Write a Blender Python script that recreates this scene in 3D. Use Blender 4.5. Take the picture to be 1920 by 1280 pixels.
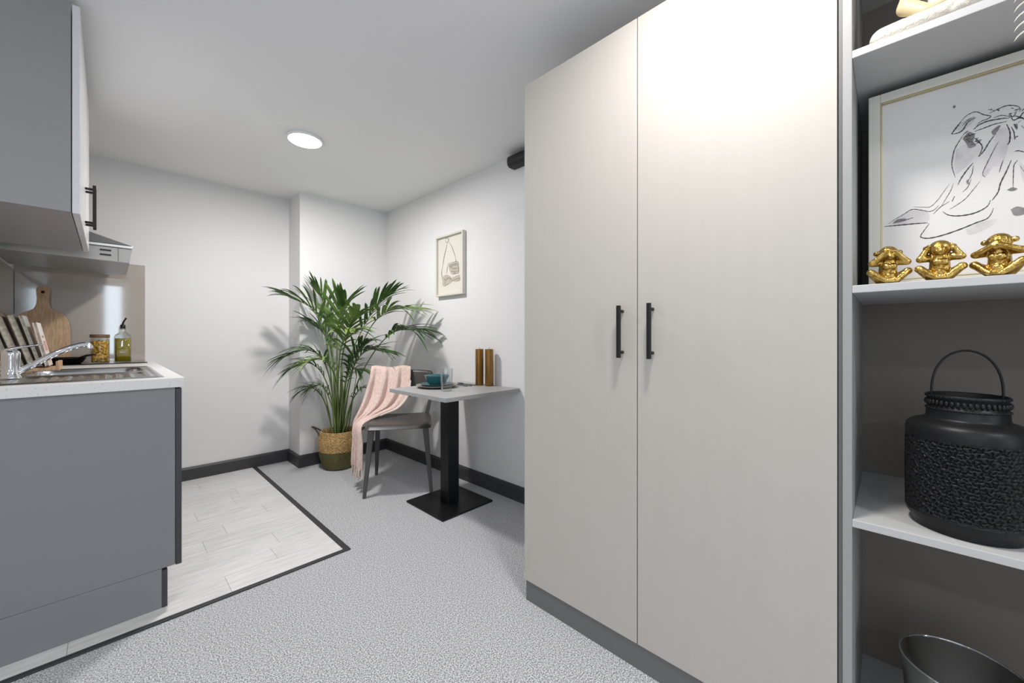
import bpy, bmesh, math, random
import numpy as np
from mathutils import Vector, Matrix

random.seed(7)
scene = bpy.context.scene
for o in list(bpy.data.objects):
    bpy.data.objects.remove(o)
C = scene.collection
R = math.radians

# ------------------------------------------------------------------ camera
FPX, YAW, HOR, CAMH = 732.0, R(45.9), 634.0, 1.07
cam_d = bpy.data.cameras.new('camera')
cam_d.sensor_width = 36.0
cam_d.lens = FPX / 1920.0 * 36.0
cam_d.shift_y = -(640.0 - HOR) / 1920.0
cam_d.clip_start = 0.02
cam = bpy.data.objects.new('camera', cam_d)
C.objects.link(cam)
cam.location = (0, 0, CAMH)
cam.rotation_euler = (R(90), 0, -YAW)
scene.camera = cam

# ------------------------------------------------------------------ view
vs = scene.view_settings
vs.view_transform = 'Standard'
vs.look = 'None'
vs.gamma = 1.0
vs.use_curve_mapping = False
vs.exposure = 0.30

# ------------------------------------------------------------------ world and window fill
world = bpy.data.worlds.new('world')
scene.world = world
world.use_nodes = True
world.node_tree.nodes['Background'].inputs[0].default_value = (0.75, 0.86, 1.0, 1)
world.node_tree.nodes['Background'].inputs[1].default_value = 1.0


def area(name, loc, rot, sx, sy, power, col, shape='RECTANGLE'):
    d = bpy.data.lights.new(name, 'AREA')
    d.shape = shape
    d.size = sx
    d.size_y = sy
    d.energy = power
    d.color = col
    o = bpy.data.objects.new(name, d)
    C.objects.link(o)
    o.location = loc
    o.rotation_euler = rot
    return o


CEIL = 2.285
# unseen fill lamps set inside two window openings behind the camera
area('window_fill', (-2.28, -0.75, 1.45), (0, R(-90), 0), 1.3, 1.9, 9.0, (0.74, 0.87, 1.0))  # wide left window, added for cool fill
area('window_fill', (0.055, -3.09, 1.25), (R(90), 0, 0), 0.23, 1.88, 12.0, (0.74, 0.87, 1.0))  # narrow one, sized for the pale strip mirrored in the splashback
# ceiling downlights: (x, y); last three unseen, final pair added as fill
LAMPS = [(0.83, 2.56), (0.79, 0.27), (0.56, -1.30), (-1.45, -1.3), (-1.45, 0.6)]
LAMP_W = [19.5, 11.0, 9.0, 5.5, 4.5]

# ------------------------------------------------------------------ pixel helpers
_s, _c = math.sin(YAW), math.cos(YAW)


def ray(px, py):
    t = (px - 960.0) / FPX
    return Vector((_c * t + _s, -_s * t + _c, (HOR - py) / FPX))


def at_depth(px, py, F):
    r = ray(px, py)
    return Vector((0, 0, CAMH)) + r * F


def on_x(px, py, X):
    r = ray(px, py)
    return Vector((0, 0, CAMH)) + r * (X / r.x)


# ------------------------------------------------------------------ materials
def lin(c):
    out = []
    for v in c[:3]:
        v /= 255.0
        out.append(v / 12.92 if v <= 0.04045 else ((v + 0.055) / 1.055) ** 2.4)
    return (*out, 1.0)


MATS = {}


def mat(name, rgb, rough=0.5, metal=0.0, var=0.0, vscale=20.0, bump=0.0, bscale=200.0,
        stretch=(1, 1, 1), coat=0.0, trans=0.0, ior=1.45, spec=0.5, rgb2=None, sheen=0.0,
        emit=None, estr=0.0, detail=3.0, ramp=(0.35, 0.65)):
    m = bpy.data.materials.new(name)
    m.use_nodes = True
    nt = m.node_tree
    b = nt.nodes['Principled BSDF']
    b.inputs['Base Color'].default_value = lin(rgb)
    b.inputs['Roughness'].default_value = rough
    b.inputs['Metallic'].default_value = metal
    b.inputs['Coat Weight'].default_value = coat
    b.inputs['Coat Roughness'].default_value = 0.08
    b.inputs['Transmission Weight'].default_value = trans
    b.inputs['IOR'].default_value = ior
    b.inputs['Specular IOR Level'].default_value = spec
    b.inputs['Sheen Weight'].default_value = sheen
    if emit:
        b.inputs['Emission Color'].default_value = (*emit, 1)
        b.inputs['Emission Strength'].default_value = estr
    tc = mp = None
    if var or rgb2 or bump:
        tc = nt.nodes.new('ShaderNodeTexCoord')
        mp = nt.nodes.new('ShaderNodeMapping')
        mp.inputs['Scale'].default_value = stretch
        nt.links.new(tc.outputs['Object'], mp.inputs['Vector'])
    if var or rgb2:
        n = nt.nodes.new('ShaderNodeTexNoise')
        n.inputs['Scale'].default_value = vscale
        n.inputs['Detail'].default_value = detail
        nt.links.new(mp.outputs['Vector'], n.inputs['Vector'])
        r = nt.nodes.new('ShaderNodeValToRGB')
        r.color_ramp.elements[0].position = ramp[0]
        r.color_ramp.elements[1].position = ramp[1]
        if rgb2 is None:
            k0, k1 = 1 - var, 1 + var
            a = lin(rgb)
            r.color_ramp.elements[0].color = (a[0] * k0, a[1] * k0, a[2] * k0, 1)
            r.color_ramp.elements[1].color = (min(a[0] * k1, 1), min(a[1] * k1, 1), min(a[2] * k1, 1), 1)
        else:
            r.color_ramp.elements[0].color = lin(rgb)
            r.color_ramp.elements[1].color = lin(rgb2)
        nt.links.new(n.outputs['Fac'], r.inputs['Fac'])
        nt.links.new(r.outputs['Color'], b.inputs['Base Color'])
    if bump:
        n2 = nt.nodes.new('ShaderNodeTexNoise')
        n2.inputs['Scale'].default_value = bscale
        n2.inputs['Detail'].default_value = 2.0
        nt.links.new(mp.outputs['Vector'], n2.inputs['Vector'])
        bp = nt.nodes.new('ShaderNodeBump')
        bp.inputs['Strength'].default_value = bump
        bp.inputs['Distance'].default_value = 0.002
        nt.links.new(n2.outputs['Fac'], bp.inputs['Height'])
        nt.links.new(bp.outputs['Normal'], b.inputs['Normal'])
    MATS[name] = m
    return m


M_wall = mat('white_wall_paint', (232, 231, 231), 0.85, bump=0.05, bscale=350, spec=0.2)
M_ceil = mat('ceiling_paint', (242, 242, 243), 0.9, spec=0.1)
M_carpet = mat('speckled_grey_carpet', (116, 116, 120), 0.95, rgb2=(240, 240, 242), vscale=230, bump=1.0,
               bscale=500, spec=0.05, detail=8.0, ramp=(0.38, 0.62), sheen=0.2)
M_plank = [mat('pale_wood_vinyl_%d' % i, a, 0.38, rgb2=b2, vscale=7, stretch=(1.0, 9.0, 1), bump=0.04, bscale=40,
               detail=6.0, ramp=(0.3, 0.7)) for i, (a, b2) in enumerate((
                   ((211, 210, 207), (236, 235, 233)), ((215, 214, 211), (238, 237, 236)), ((207, 206, 203), (234, 233, 231))))]
M_vinylbase = mat('vinyl_backing', (150, 148, 143), 0.6)
M_strip = mat('dark_floor_trim', (58, 58, 60), 0.5)
M_base = mat('charcoal_skirting_paint', (66, 66, 68), 0.45, spec=0.4)
M_ward = mat('taupe_laminate', (196, 190, 182), 0.42, var=0.008, vscale=5, stretch=(1, 10, 0.4), spec=0.35)
M_wcarc = mat('taupe_carcass', (186, 182, 176), 0.5)
M_plinth = mat('grey_plinth', (112, 112, 111), 0.5)
M_shelf = mat('grey_shelf_laminate', (198, 197, 196), 0.45, spec=0.35)
M_side = mat('grey_side_panel_laminate', (164, 163, 161), 0.45, spec=0.35)
M_shback = mat('dark_taupe_back_panel', (128, 121, 113), 0.6)
M_black = mat('matt_black_metal', (34, 33, 33), 0.45, metal=0.3)
M_kit = mat('grey_kitchen_laminate', (136, 136, 140), 0.45, spec=0.35)
M_kitup = mat('light_grey_gloss_laminate', (152, 152, 152), 0.28, spec=0.5)
M_kitwhite = mat('white_gloss_door', (226, 226, 228), 0.2, spec=0.5)
M_kdark = mat('charcoal_door_edge', (66, 66, 70), 0.45)
M_work = mat('speckled_white_worktop', (224, 223, 221), 0.35, rgb2=(196, 195, 192), vscale=150, detail=2.0, ramp=(0.60, 0.74))
M_steel = mat('brushed_stainless_steel', (205, 206, 208), 0.22, metal=1.0, bump=0.02, bscale=60, stretch=(1, 30, 1))
M_chrome = mat('polished_chrome', (225, 227, 230), 0.06, metal=1.0)
M_hood = mat('hood_satin_steel', (158, 156, 153), 0.32, metal=0.5)
M_visor = mat('hood_visor_steel', (214, 214, 214), 0.25, metal=0.6)
M_hoodtop = mat('hood_dark_grey', (104, 104, 104), 0.5)
M_splash = mat('warm_grey_back_painted_glass', (176, 167, 158), 0.05, spec=0.6, coat=0.6)
M_hob = mat('black_ceramic_glass', (12, 12, 13), 0.05, spec=0.6)
M_grey = mat('printed_grey_ring', (120, 120, 120), 0.3)
M_wood = mat('pale_beech_wood', (206, 176, 144), 0.5, rgb2=(180, 146, 114), vscale=9, stretch=(14, 14, 1), detail=5)
M_wood2 = mat('darker_wood', (140, 96, 66), 0.5, rgb2=(104, 70, 48), vscale=10, stretch=(1, 12, 12))
M_pan = mat('black_nonstick_coating', (24, 24, 25), 0.3, metal=0.3)
def thin_glass(name, tint):
    m = bpy.data.materials.new(name)
    m.use_nodes = True
    nt = m.node_tree
    nt.nodes.remove(nt.nodes['Principled BSDF'])
    tr = nt.nodes.new('ShaderNodeBsdfTransparent')
    tr.inputs['Color'].default_value = tint
    gl = nt.nodes.new('ShaderNodeBsdfGlossy')
    gl.inputs['Roughness'].default_value = 0.03
    lw_ = nt.nodes.new('ShaderNodeLayerWeight')
    lw_.inputs['Blend'].default_value = 0.3
    mx_ = nt.nodes.new('ShaderNodeMixShader')
    ma = nt.nodes.new('ShaderNodeMath')
    ma.operation = 'MULTIPLY_ADD'
    ma.inputs[1].default_value = 0.42
    ma.inputs[2].default_value = 0.08
    nt.links.new(lw_.outputs['Fresnel'], ma.inputs[0])
    nt.links.new(ma.outputs[0], mx_.inputs['Fac'])
    nt.links.new(tr.outputs['BSDF'], mx_.inputs[1])
    nt.links.new(gl.outputs['BSDF'], mx_.inputs[2])
    nt.links.new(mx_.outputs['Shader'], nt.nodes['Material Output'].inputs['Surface'])
    return m


M_glass = thin_glass('thin_clear_glass', (0.94, 0.97, 0.97, 1))
M_oil = mat('olive_oil', (150, 132, 14), 0.12, spec=0.5)
M_pasta = mat('yellow_dry_pasta', (226, 176, 50), 0.5, var=0.15, vscale=60)
M_lidw = mat('brown_jar_lid', (112, 84, 66), 0.5)
M_plastic = mat('black_plastic', (20, 20, 21), 0.4)
M_table = mat('pale_grey_table_laminate', (168, 168, 168), 0.45, var=0.04, vscale=18, spec=0.35)
M_tmetal = mat('black_powder_coat', (22, 23, 25), 0.42, metal=0.2, bump=0.05, bscale=500)
M_chair = mat('charcoal_chair_plastic', (84, 82, 81), 0.5, spec=0.4)
M_seat = mat('dark_brown_grey_seat', (72, 68, 67), 0.38, spec=0.45)
M_throw = mat('blush_pink_knit', (232, 209, 199), 0.9, rgb2=(214, 184, 172), vscale=120, stretch=(1, 1, 0.3), bump=0.9, bscale=170, sheen=0.3, spec=0.1)
M_fringe = mat('cream_fringe_yarn', (232, 216, 202), 0.9, sheen=0.2, spec=0.1)
M_teal = mat('glazed_teal_ceramic', (46, 96, 104), 0.18, var=0.12, vscale=30, coat=0.3)
M_stone = mat('grey_stoneware', (150, 142, 136), 0.4, var=0.05)
M_cutl = mat('dark_polished_cutlery', (70, 68, 68), 0.2, metal=0.9)
M_bronze = mat('bronze_candle_wax', (150, 112, 60), 0.24, metal=0.8, spec=0.5)
M_wick = mat('candle_wick', (60, 52, 44), 0.9)
M_tan = mat('woven_seagrass', (208, 174, 118), 0.75, rgb2=(156, 122, 74), vscale=70, bump=0.6, bscale=160)
M_olive = mat('olive_painted_seagrass', (98, 94, 54), 0.75, var=0.1, vscale=60, bump=0.6, bscale=160)
M_hand = mat('dark_rope_handle', (92, 84, 66), 0.8, bump=0.5, bscale=200)
M_soil = mat('dark_potting_soil', (52, 42, 30), 0.95, bump=0.8, bscale=90)
M_leaf = [mat('palm_leaf_%d' % i, a, 0.42, rgb2=b2, vscale=9, spec=0.45, detail=3) for i, (a, b2) in enumerate((
    ((58, 88, 40), (104, 136, 68)), ((46, 74, 38), (82, 114, 56)), ((82, 112, 46), (140, 166, 90))))]
M_stem = mat('palm_stem', (84, 104, 50), 0.5, rgb2=(122, 140, 78), vscale=14, stretch=(1, 1, 0.4))
M_frame = mat('pale_ivory_frame', (218, 214, 204), 0.4)
M_gold = mat('polished_gold_leaf', (212, 182, 108), 0.3, metal=1.0, bump=0.8, bscale=170, rgb2=(160, 126, 58), vscale=60)
M_goldf = mat('gold_frame_bead', (190, 178, 140), 0.3, metal=0.7)
M_paper = mat('white_art_paper', (226, 223, 220), 0.6, var=0.02, vscale=5)
M_paper2 = mat('cream_art_paper', (222, 218, 206), 0.6)
M_ink = mat('charcoal_ink', (62, 58, 58), 0.7)
M_wash = mat('grey_ink_wash', (210, 206, 205), 0.7, var=0.1, vscale=30)
M_wash2 = mat('dark_ink_wash', (134, 130, 130), 0.7, var=0.2, vscale=60)
M_pencil = mat('soft_pencil', (112, 106, 97), 0.7)
M_sepia = mat('sepia_wash', (186, 178, 164), 0.7, var=0.1, vscale=40)
M_lant = mat('matt_black_lantern_metal', (40, 40, 41), 0.42, metal=0.55)
M_binm = mat('dark_polished_steel', (150, 150, 146), 0.18, metal=1.0)
M_statue = mat('textured_white_resin', (206, 200, 188), 0.6, bump=1.0, bscale=260)
M_skin = mat('cream_resin', (200, 184, 146), 0.5)
M_sprig = mat('ivory_leaf', (226, 222, 206), 0.5)
M_lampw = mat('white_lamp_ring', (240, 240, 240), 0.4)
M_diff = mat('lit_opal_diffuser', (255, 255, 255), 0.4, emit=(1, 1, 1), estr=14.0)
M_page = mat('book_pages', (214, 208, 194), 0.8, rgb2=(176, 170, 156), vscale=60, stretch=(1, 40, 1))
M_bk = [mat('book_cover_%d' % i, c, 0.35) for i, c in enumerate(((84, 84, 82), (56, 54, 52), (176, 178, 172), (236, 226, 222)))]
M_print = [mat('cover_print_%d' % i, c, 0.5) for i, c in enumerate(((206, 170, 70), (206, 160, 150), (150, 140, 130)))]
M_winf = mat('white_window_frame', (235, 235, 235), 0.4)
M_white = mat('white_plastic', (232, 232, 232), 0.4)


# ------------------------------------------------------------------ geometry helpers
class MB:
    """collects vertices and faces; build() links them as one mesh object"""

    def __init__(self):
        self.v, self.f, self.sm = [], [], []

    def add(self, vs_, fs_, smooth=False):
        o = len(self.v)
        self.v += [tuple(p) for p in vs_]
        self.f += [tuple(i + o for i in f) for f in fs_]
        self.sm += [smooth] * len(fs_)
        return self

    def box(self, x0, x1, y0, y1, z0, z1):
        vs_ = [(x, y, z) for z in (z0, z1) for y in (y0, y1) for x in (x0, x1)]
        return self.add(vs_, [(0, 2, 3, 1), (4, 5, 7, 6), (0, 1, 5, 4), (2, 6, 7, 3), (0, 4, 6, 2), (1, 3, 7, 5)])

    def prism(self, poly, axis, a0, a1):
        """poly: 2-D outline (ccw), extruded along axis ('x','y','z')"""
        n = len(poly)

        def p3(p, a):
            if axis == 'x':
                return (a, p[0], p[1])
            if axis == 'y':
                return (p[0], a, p[1])
            return (p[0], p[1], a)
        vs_ = [p3(p, a0) for p in poly] + [p3(p, a1) for p in poly]
        fs_ = [tuple(range(n))[::-1], tuple(range(n, 2 * n))]
        fs_ += [(i, (i + 1) % n, n + (i + 1) % n, n + i) for i in range(n)]
        return self.add(vs_, fs_)

    def lathe(self, prof, cx=0, cy=0, n=40, smooth=True, rfun=None):
        vs_, fs_ = [], []
        for r, z in prof:
            for k in range(n):
                a = 2 * math.pi * k / n
                rr = r if rfun is None else rfun(r, z, a)
                vs_.append((cx + rr * math.cos(a), cy + rr * math.sin(a), z))
        for i in range(len(prof) - 1):
            for k in range(n):
                k2 = (k + 1) % n
                fs_.append((i * n + k, i * n + k2, (i + 1) * n + k2, (i + 1) * n + k))
        return self.add(vs_, fs_, smooth)

    def disc(self, cx, cy, z, r, n=40):
        vs_ = [(cx + r * math.cos(2 * math.pi * k / n), cy + r * math.sin(2 * math.pi * k / n), z) for k in range(n)]
        return self.add(vs_, [tuple(range(n))])

    def tube(self, pts, rad, n=10, caps=True, smooth=True, flat=1.0):
        pts = [Vector(p) for p in pts]
        m = len(pts)
        rads = rad if isinstance(rad, (list, tuple)) else [rad] * m
        vs_, fs_ = [], []
        t0 = (pts[1] - pts[0]).normalized()
        up = Vector((0, 0, 1)) if abs(t0.z) < 0.9 else Vector((1, 0, 0))
        nrm = (up - t0 * up.dot(t0)).normalized()
        for i, p in enumerate(pts):
            t = (pts[min(i + 1, m - 1)] - pts[max(i - 1, 0)]).normalized()
            nrm = (nrm - t * nrm.dot(t)).normalized()
            b = t.cross(nrm)
            for k in range(n):
                a = 2 * math.pi * k / n
                vs_.append(p + (nrm * math.cos(a) * flat + b * math.sin(a)) * rads[i])
        for i in range(m - 1):
            for k in range(n):
                k2 = (k + 1) % n
                fs_.append((i * n + k, i * n + k2, (i + 1) * n + k2, (i + 1) * n + k))
        if caps:
            fs_.append(tuple(range(n))[::-1])
            fs_.append(tuple((m - 1) * n + k for k in range(n)))
        return self.add(vs_, fs_, smooth)

    def sphere(self, c, r, seg=16, rings=10, sc=(1, 1, 1)):
        vs_, fs_ = [], []
        c = Vector(c)
        for i in range(1, rings):
            ph = math.pi * i / rings
            for k in range(seg):
                a = 2 * math.pi * k / seg
                vs_.append(c + Vector((r * sc[0] * math.sin(ph) * math.cos(a), r * sc[1] * math.sin(ph) * math.sin(a), r * sc[2] * math.cos(ph))))
        top = len(vs_)
        vs_.append(c + Vector((0, 0, r * sc[2])))
        vs_.append(c - Vector((0, 0, r * sc[2])))
        for i in range(rings - 2):
            for k in range(seg):
                k2 = (k + 1) % seg
                fs_.append((i * seg + k, (i + 1) * seg + k, (i + 1) * seg + k2, i * seg + k2))
        for k in range(seg):
            k2 = (k + 1) % seg
            fs_.append((top, k, k2))
            fs_.append((top + 1, (rings - 2) * seg + k2, (rings - 2) * seg + k))
        return self.add(vs_, fs_, True)

    def capsule(self, p0, r0, p1, r1, seg=14):
        """tapered limb with round ends, closed"""
        p0, p1 = Vector(p0), Vector(p1)
        d = (p1 - p0)
        L = d.length
        d.normalize()
        pts, rads = [], []
        for k in range(5):
            a = math.pi / 2 * (1 - k / 4)
            pts.append(p0 - d * (r0 * math.sin(a) * 0.999))
            rads.append(max(r0 * math.cos(a), r0 * 0.05))
        for k in range(1, 4):
            pts.append(p0 + d * L * k / 4)
            rads.append(r0 + (r1 - r0) * k / 4)
        for k in range(5):
            a = math.pi / 2 * k / 4
            pts.append(p1 + d * (r1 * math.sin(a) * 0.999))
            rads.append(max(r1 * math.cos(a), r1 * 0.05))
        return self.tube(pts, rads, seg)

    def grid(self, rows, smooth=True, flip=False):
        n = len(rows[0])
        vs_ = [p for r_ in rows for p in r_]
        fs_ = []
        for i in range(len(rows) - 1):
            for k in range(n - 1):
                q = (i * n + k, i * n + k + 1, (i + 1) * n + k + 1, (i + 1) * n + k)
                fs_.append(q[::-1] if flip else q)
        return self.add(vs_, fs_, smooth)

    def build(self, name, material, parent=None, bevel=0.0, seg=2, kind=None):
        off = Vector((0, 0, 0))
        if parent is not None:
            q = parent
            while q is not None:
                off += Vector(q.location)
                q = q.parent
        me = bpy.data.meshes.new(name)
        vs_ = [(p[0] - off.x, p[1] - off.y, p[2] - off.z) for p in self.v]
        loc = None
        if parent is None:
            a = np.array(vs_)
            ctr = ((a[:, 0].min() + a[:, 0].max()) / 2, (a[:, 1].min() + a[:, 1].max()) / 2, a[:, 2].min())
            vs_ = [(p[0] - ctr[0], p[1] - ctr[1], p[2] - ctr[2]) for p in vs_]
            loc = ctr
        me.from_pydata(vs_, [], self.f)
        me.polygons.foreach_set('use_smooth', self.sm)
        me.update()
        bm = bmesh.new()
        bm.from_mesh(me)
        bmesh.ops.recalc_face_normals(bm, faces=bm.faces)
        bm.to_mesh(me)
        bm.free()
        if material is not None:
            me.materials.append(material)
        o = bpy.data.objects.new(name, me)
        C.objects.link(o)
        if parent is not None:
            o.parent = parent
        else:
            o.location = loc
        if bevel:
            md = o.modifiers.new('bevel', 'BEVEL')
            md.width = bevel
            md.segments = seg
            md.limit_method = 'ANGLE'
            md.angle_limit = R(40)
            md.harden_normals = False
        if kind:
            o['kind'] = kind
        return o


def tag(o, label, cat, group=None):
    o['label'] = label
    o['category'] = cat
    if group:
        o['group'] = group
    return o


def thing(name, label, cat, loc, group=None):
    o = bpy.data.objects.new(name, None)
    o.empty_display_size = 0.05
    C.objects.link(o)
    o.location = loc
    return tag(o, label, cat, group)


def struct(mb, name, material, parent=None, bevel=0.0):
    return mb.build(name, material, parent, bevel, kind=None if parent else 'structure')


def catmull(pts, n):
    pts = [Vector(p) for p in pts]
    P = [2 * pts[0] - pts[1]] + pts + [2 * pts[-1] - pts[-2]]
    out = []
    m = len(pts) - 1
    for i in range(n):
        t = i / (n - 1) * m
        k = min(int(t), m - 1)
        u = t - k
        a, b, c, d = P[k], P[k + 1], P[k + 2], P[k + 3]
        out.append(0.5 * ((2 * b) + (c - a) * u + (2 * a - 5 * b + 4 * c - d) * u * u + (3 * b - a - 3 * c + d) * u ** 3))
    return out


# ================================================================== the room
XL, XR = -0.405, 1.877      # wall behind the kitchen run, picture wall
YB, YC = 3.797, 3.515       # back wall, projecting part of the back wall
XC = 1.10                   # where the projection starts
XW = 1.186                  # front of wardrobe and bookcase
ROOM_X0, ROOM_Y0 = -2.35, -3.15

struct(MB().box(ROOM_X0 - .1, XR + .1, ROOM_Y0 - .1, YB + .1, -0.10, 0.0), 'floor', M_carpet)
struct(MB().box(ROOM_X0 - .1, XR + .1, ROOM_Y0 - .1, YB + .1, CEIL, CEIL + 0.10), 'ceiling', M_ceil)
struct(MB().box(XL - .1, XC + .02, YB, YB + .1, 0, CEIL), 'wall_back', M_wall)
struct(MB().box(XC, XR + .1, YC, YB + .1, 0, CEIL), 'wall_projection', M_wall)
struct(MB().box(XR, XR + .1, ROOM_Y0, YC, 0, CEIL), 'wall_right', M_wall)
struct(MB().box(XL - .1, XL, 2.09, YB, 0, CEIL), 'wall_left', M_wall)
struct(MB().box(ROOM_X0 - .1, XL, 2.09, 2.19, 0, CEIL), 'wall_return', M_wall)
# wall with the added fill window on the far left, behind the camera
wl = MB()
WY0, WY1, WZ0, WZ1 = -1.75, 0.25, 0.8, 2.1
wl.box(ROOM_X0 - .1, ROOM_X0, ROOM_Y0, WY0, 0, CEIL).box(ROOM_X0 - .1, ROOM_X0, WY1, 2.09, 0, CEIL)
wl.box(ROOM_X0 - .1, ROOM_X0, WY0, WY1, 0, WZ0).box(ROOM_X0 - .1, ROOM_X0, WY0, WY1, WZ1, CEIL)
struct(wl, 'wall_side', M_wall)
wr = MB()
WX0, WX1 = -0.09, 0.20
WZ0, WZ1 = 0.28, 2.22
wr.box(ROOM_X0, WX0, ROOM_Y0 - .1, ROOM_Y0, 0, CEIL).box(WX1, XR, ROOM_Y0 - .1, ROOM_Y0, 0, CEIL)
wr.box(WX0, WX1, ROOM_Y0 - .1, ROOM_Y0, 0, WZ0).box(WX0, WX1, ROOM_Y0 - .1, ROOM_Y0, WZ1, CEIL)
struct(wr, 'wall_front', M_wall)
WZ0, WZ1 = 0.8, 2.1
w1 = MB()  # frame around the window added for fill
for a, b in ((WY0, WY0 + .05), (WY1 - .05, WY1), ((WY0 + WY1) / 2 - .025, (WY0 + WY1) / 2 + .025)):
    w1.box(ROOM_X0 - .08, ROOM_X0 - .03, a, b, WZ0, WZ1)
w1.box(ROOM_X0 - .08, ROOM_X0 - .03, WY0, WY1, WZ0, WZ0 + .05).box(ROOM_X0 - .08, ROOM_X0 - .03, WY0, WY1, WZ1 - .05, WZ1)
struct(w1, 'fill_window_1', M_winf)
WZ0, WZ1 = 0.28, 2.22
w2 = MB()  # unseen slim opening that gives the strip reflected in the splashback
for a, b in ((WX0, WX0 + .03), (WX1 - .03, WX1)):
    w2.box(a, b, ROOM_Y0 - .08, ROOM_Y0 - .03, WZ0, WZ1)
w2.box(WX0, WX1, ROOM_Y0 - .08, ROOM_Y0 - .03, WZ0, WZ0 + .05).box(WX0, WX1, ROOM_Y0 - .08, ROOM_Y0 - .03, WZ1 - .05, WZ1)
struct(w2, 'window_2', M_winf)


def skirting(name, axis, fixed, a0, a1, sgn):
    """profile: flat board with a small chamfer at the top; sgn = direction into the room"""
    t, hgt = 0.015, 0.100
    prof = [(0, 0), (t * sgn, 0), (t * sgn, hgt - .014), (t * .35 * sgn, hgt), (0, hgt)]
    mb = MB()
    if axis == 'x':      # runs along x, profile in (y,z)
        mb.prism([(fixed + p[0], p[1]) for p in prof], 'x', a0, a1)
    else:
        mb.prism([(fixed + p[0], p[1]) for p in prof], 'y', a0, a1)
    return struct(mb, name, M_base)


skirting('baseboard_back', 'x', YB, 0.21, XC, -1)
skirting('baseboard_projection', 'x', YC, XC - .015, XR, -1)
skirting('baseboard_projection_side', 'y', XC, YC, YB - .015, -1)
skirting('baseboard_right', 'y', XR, 1.08, YC - .015, -1)

# vinyl area of the kitchen: separate planks laid along x
VX1, VY0, VY1 = 0.824, 1.985, YB - .015
vin = struct(MB().box(XL, VX1, VY0, VY1, 0.0, 0.0015), 'floor_vinyl', M_vinylbase)
PW = 0.152
yy, row = VY0, 0
while yy < VY1 - .01:
    y1 = min(yy + PW, VY1)
    off = [0.36, 0.11, 0.62, -0.12, 0.45, 0.22][row % 6]
    xs = [XL] + [x for x in (off - .92 * 0.5, off, off + .46) if XL + .08 < x < VX1 - .08] + [VX1]
    for k in range(len(xs) - 1):
        MB().box(xs[k] + .0006, xs[k + 1] - .0006, yy + .0006, y1 - .0006, 0.0012, 0.0035).build('plank', M_plank[(row * 2 + k * 5 + row // 3) % 3], vin)
    yy = y1
    row += 1
struct(MB().box(VX1, VX1 + .028, VY0 - .022, VY1, 0, 0.007), 'trim_1', M_strip, bevel=.002)
struct(MB().box(ROOM_X0 + .2, VX1, VY0 - .022, VY0, 0, 0.007), 'trim_2', M_strip, bevel=.002)

# ================================================================== ceiling lights
LAMP_LABEL = ['round white ceiling light glowing above the dining corner',
              'round ceiling light in front of the tall wardrobe', 'round ceiling light behind the viewer near the bookcase side',
              'round ceiling light behind the viewer in the far corner, added as fill', 'round ceiling light behind the viewer beside the window, added as fill']
for (lx, ly), pw, lb in zip(LAMPS, LAMP_W, LAMP_LABEL):
    t = thing('ceiling_light', lb, 'ceiling light', (lx, ly, CEIL), 'round ceiling lights')
    MB().lathe([(0.0, CEIL), (.100, CEIL), (.102, CEIL - .010), (.094, CEIL - .016), (.088, CEIL - .014), (.088, CEIL - .006)], lx, ly, 48).build('rim', M_lampw, t)
    MB().lathe([(.089, CEIL - .010), (.085, CEIL - .018), (.06, CEIL - .026), (.0001, CEIL - .029)], lx, ly, 48).build('diffuser', M_diff, t)
    d = bpy.data.lights.new('ceiling_light_bulb', 'AREA')
    d.shape = 'DISK'
    d.size = 0.15
    d.energy = pw
    d.color = (1.0, 0.975, 0.955)
    lo = bpy.data.objects.new('bulb', d)
    C.objects.link(lo)
    lo.parent = t
    lo.location = (0, 0, -0.034)


# ================================================================== wardrobe
def bar_handle(parent, x_face, y, z0, z1, name='handle'):
    """square bar on two round posts, standing off a front that faces -x (x_face) or +x (negative sgn)"""
    sgn = -1 if parent.get('_out', -1) < 0 else 1
    xb = x_face + sgn * .033
    mb = MB().box(min(xb, xb - sgn * .011), max(xb, xb - sgn * .011), y - .006, y + .006, z0, z1)
    hb = mb.build(name, M_black, parent, bevel=.0012)
    for z in (z0 + .018, z1 - .018):
        MB().tube([(x_face, y, z), (xb - sgn * .006, y, z)], .0052, 14).build('post', M_black, hb)
    return hb


WZT, WZB = 2.104, 0.081
YW1, YWG, YW0 = 1.078, 0.587, 0.0875
w = thing('wardrobe', 'tall pale taupe two door wardrobe with black bar handles', 'wardrobe', (XW + .3, (YW0 + YW1) / 2, 0))
cb = MB()
cb.box(XW + .021, 1.78, YW1 - .018, YW1, .0, WZT).box(XW + .021, 1.78, YW0, YW0 + .018, .0, WZT)
cb.box(XW + .021, 1.78, YW0 + .018, YW1 - .018, WZT - .018, WZT).box(XW + .021, 1.78, YW0 + .018, YW1 - .018, WZB, WZB + .018)
cb.box(1.772, 1.78, YW0 + .018, YW1 - .018, WZB + .018, WZT - .018)
cb.build('carcass', M_wcarc, w, bevel=.001)
dr1 = MB().box(XW, XW + .019, YWG + .0016, YW1, WZB + .002, WZT).build('door', M_ward, w, bevel=.0012)
bar_handle(dr1, XW, .638, 1.006, 1.177)
dr2 = MB().box(XW, XW + .019, YW0 + .002, YWG - .0016, WZB + .002, WZT).build('door', M_ward, w, bevel=.0012)
bar_handle(dr2, XW, .535, 1.006, 1.179)
MB().box(XW + .004, XW + .020, YW0, YW1 - .006, 0.0, WZB).build('plinth', M_plinth, w, bevel=.001)

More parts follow.
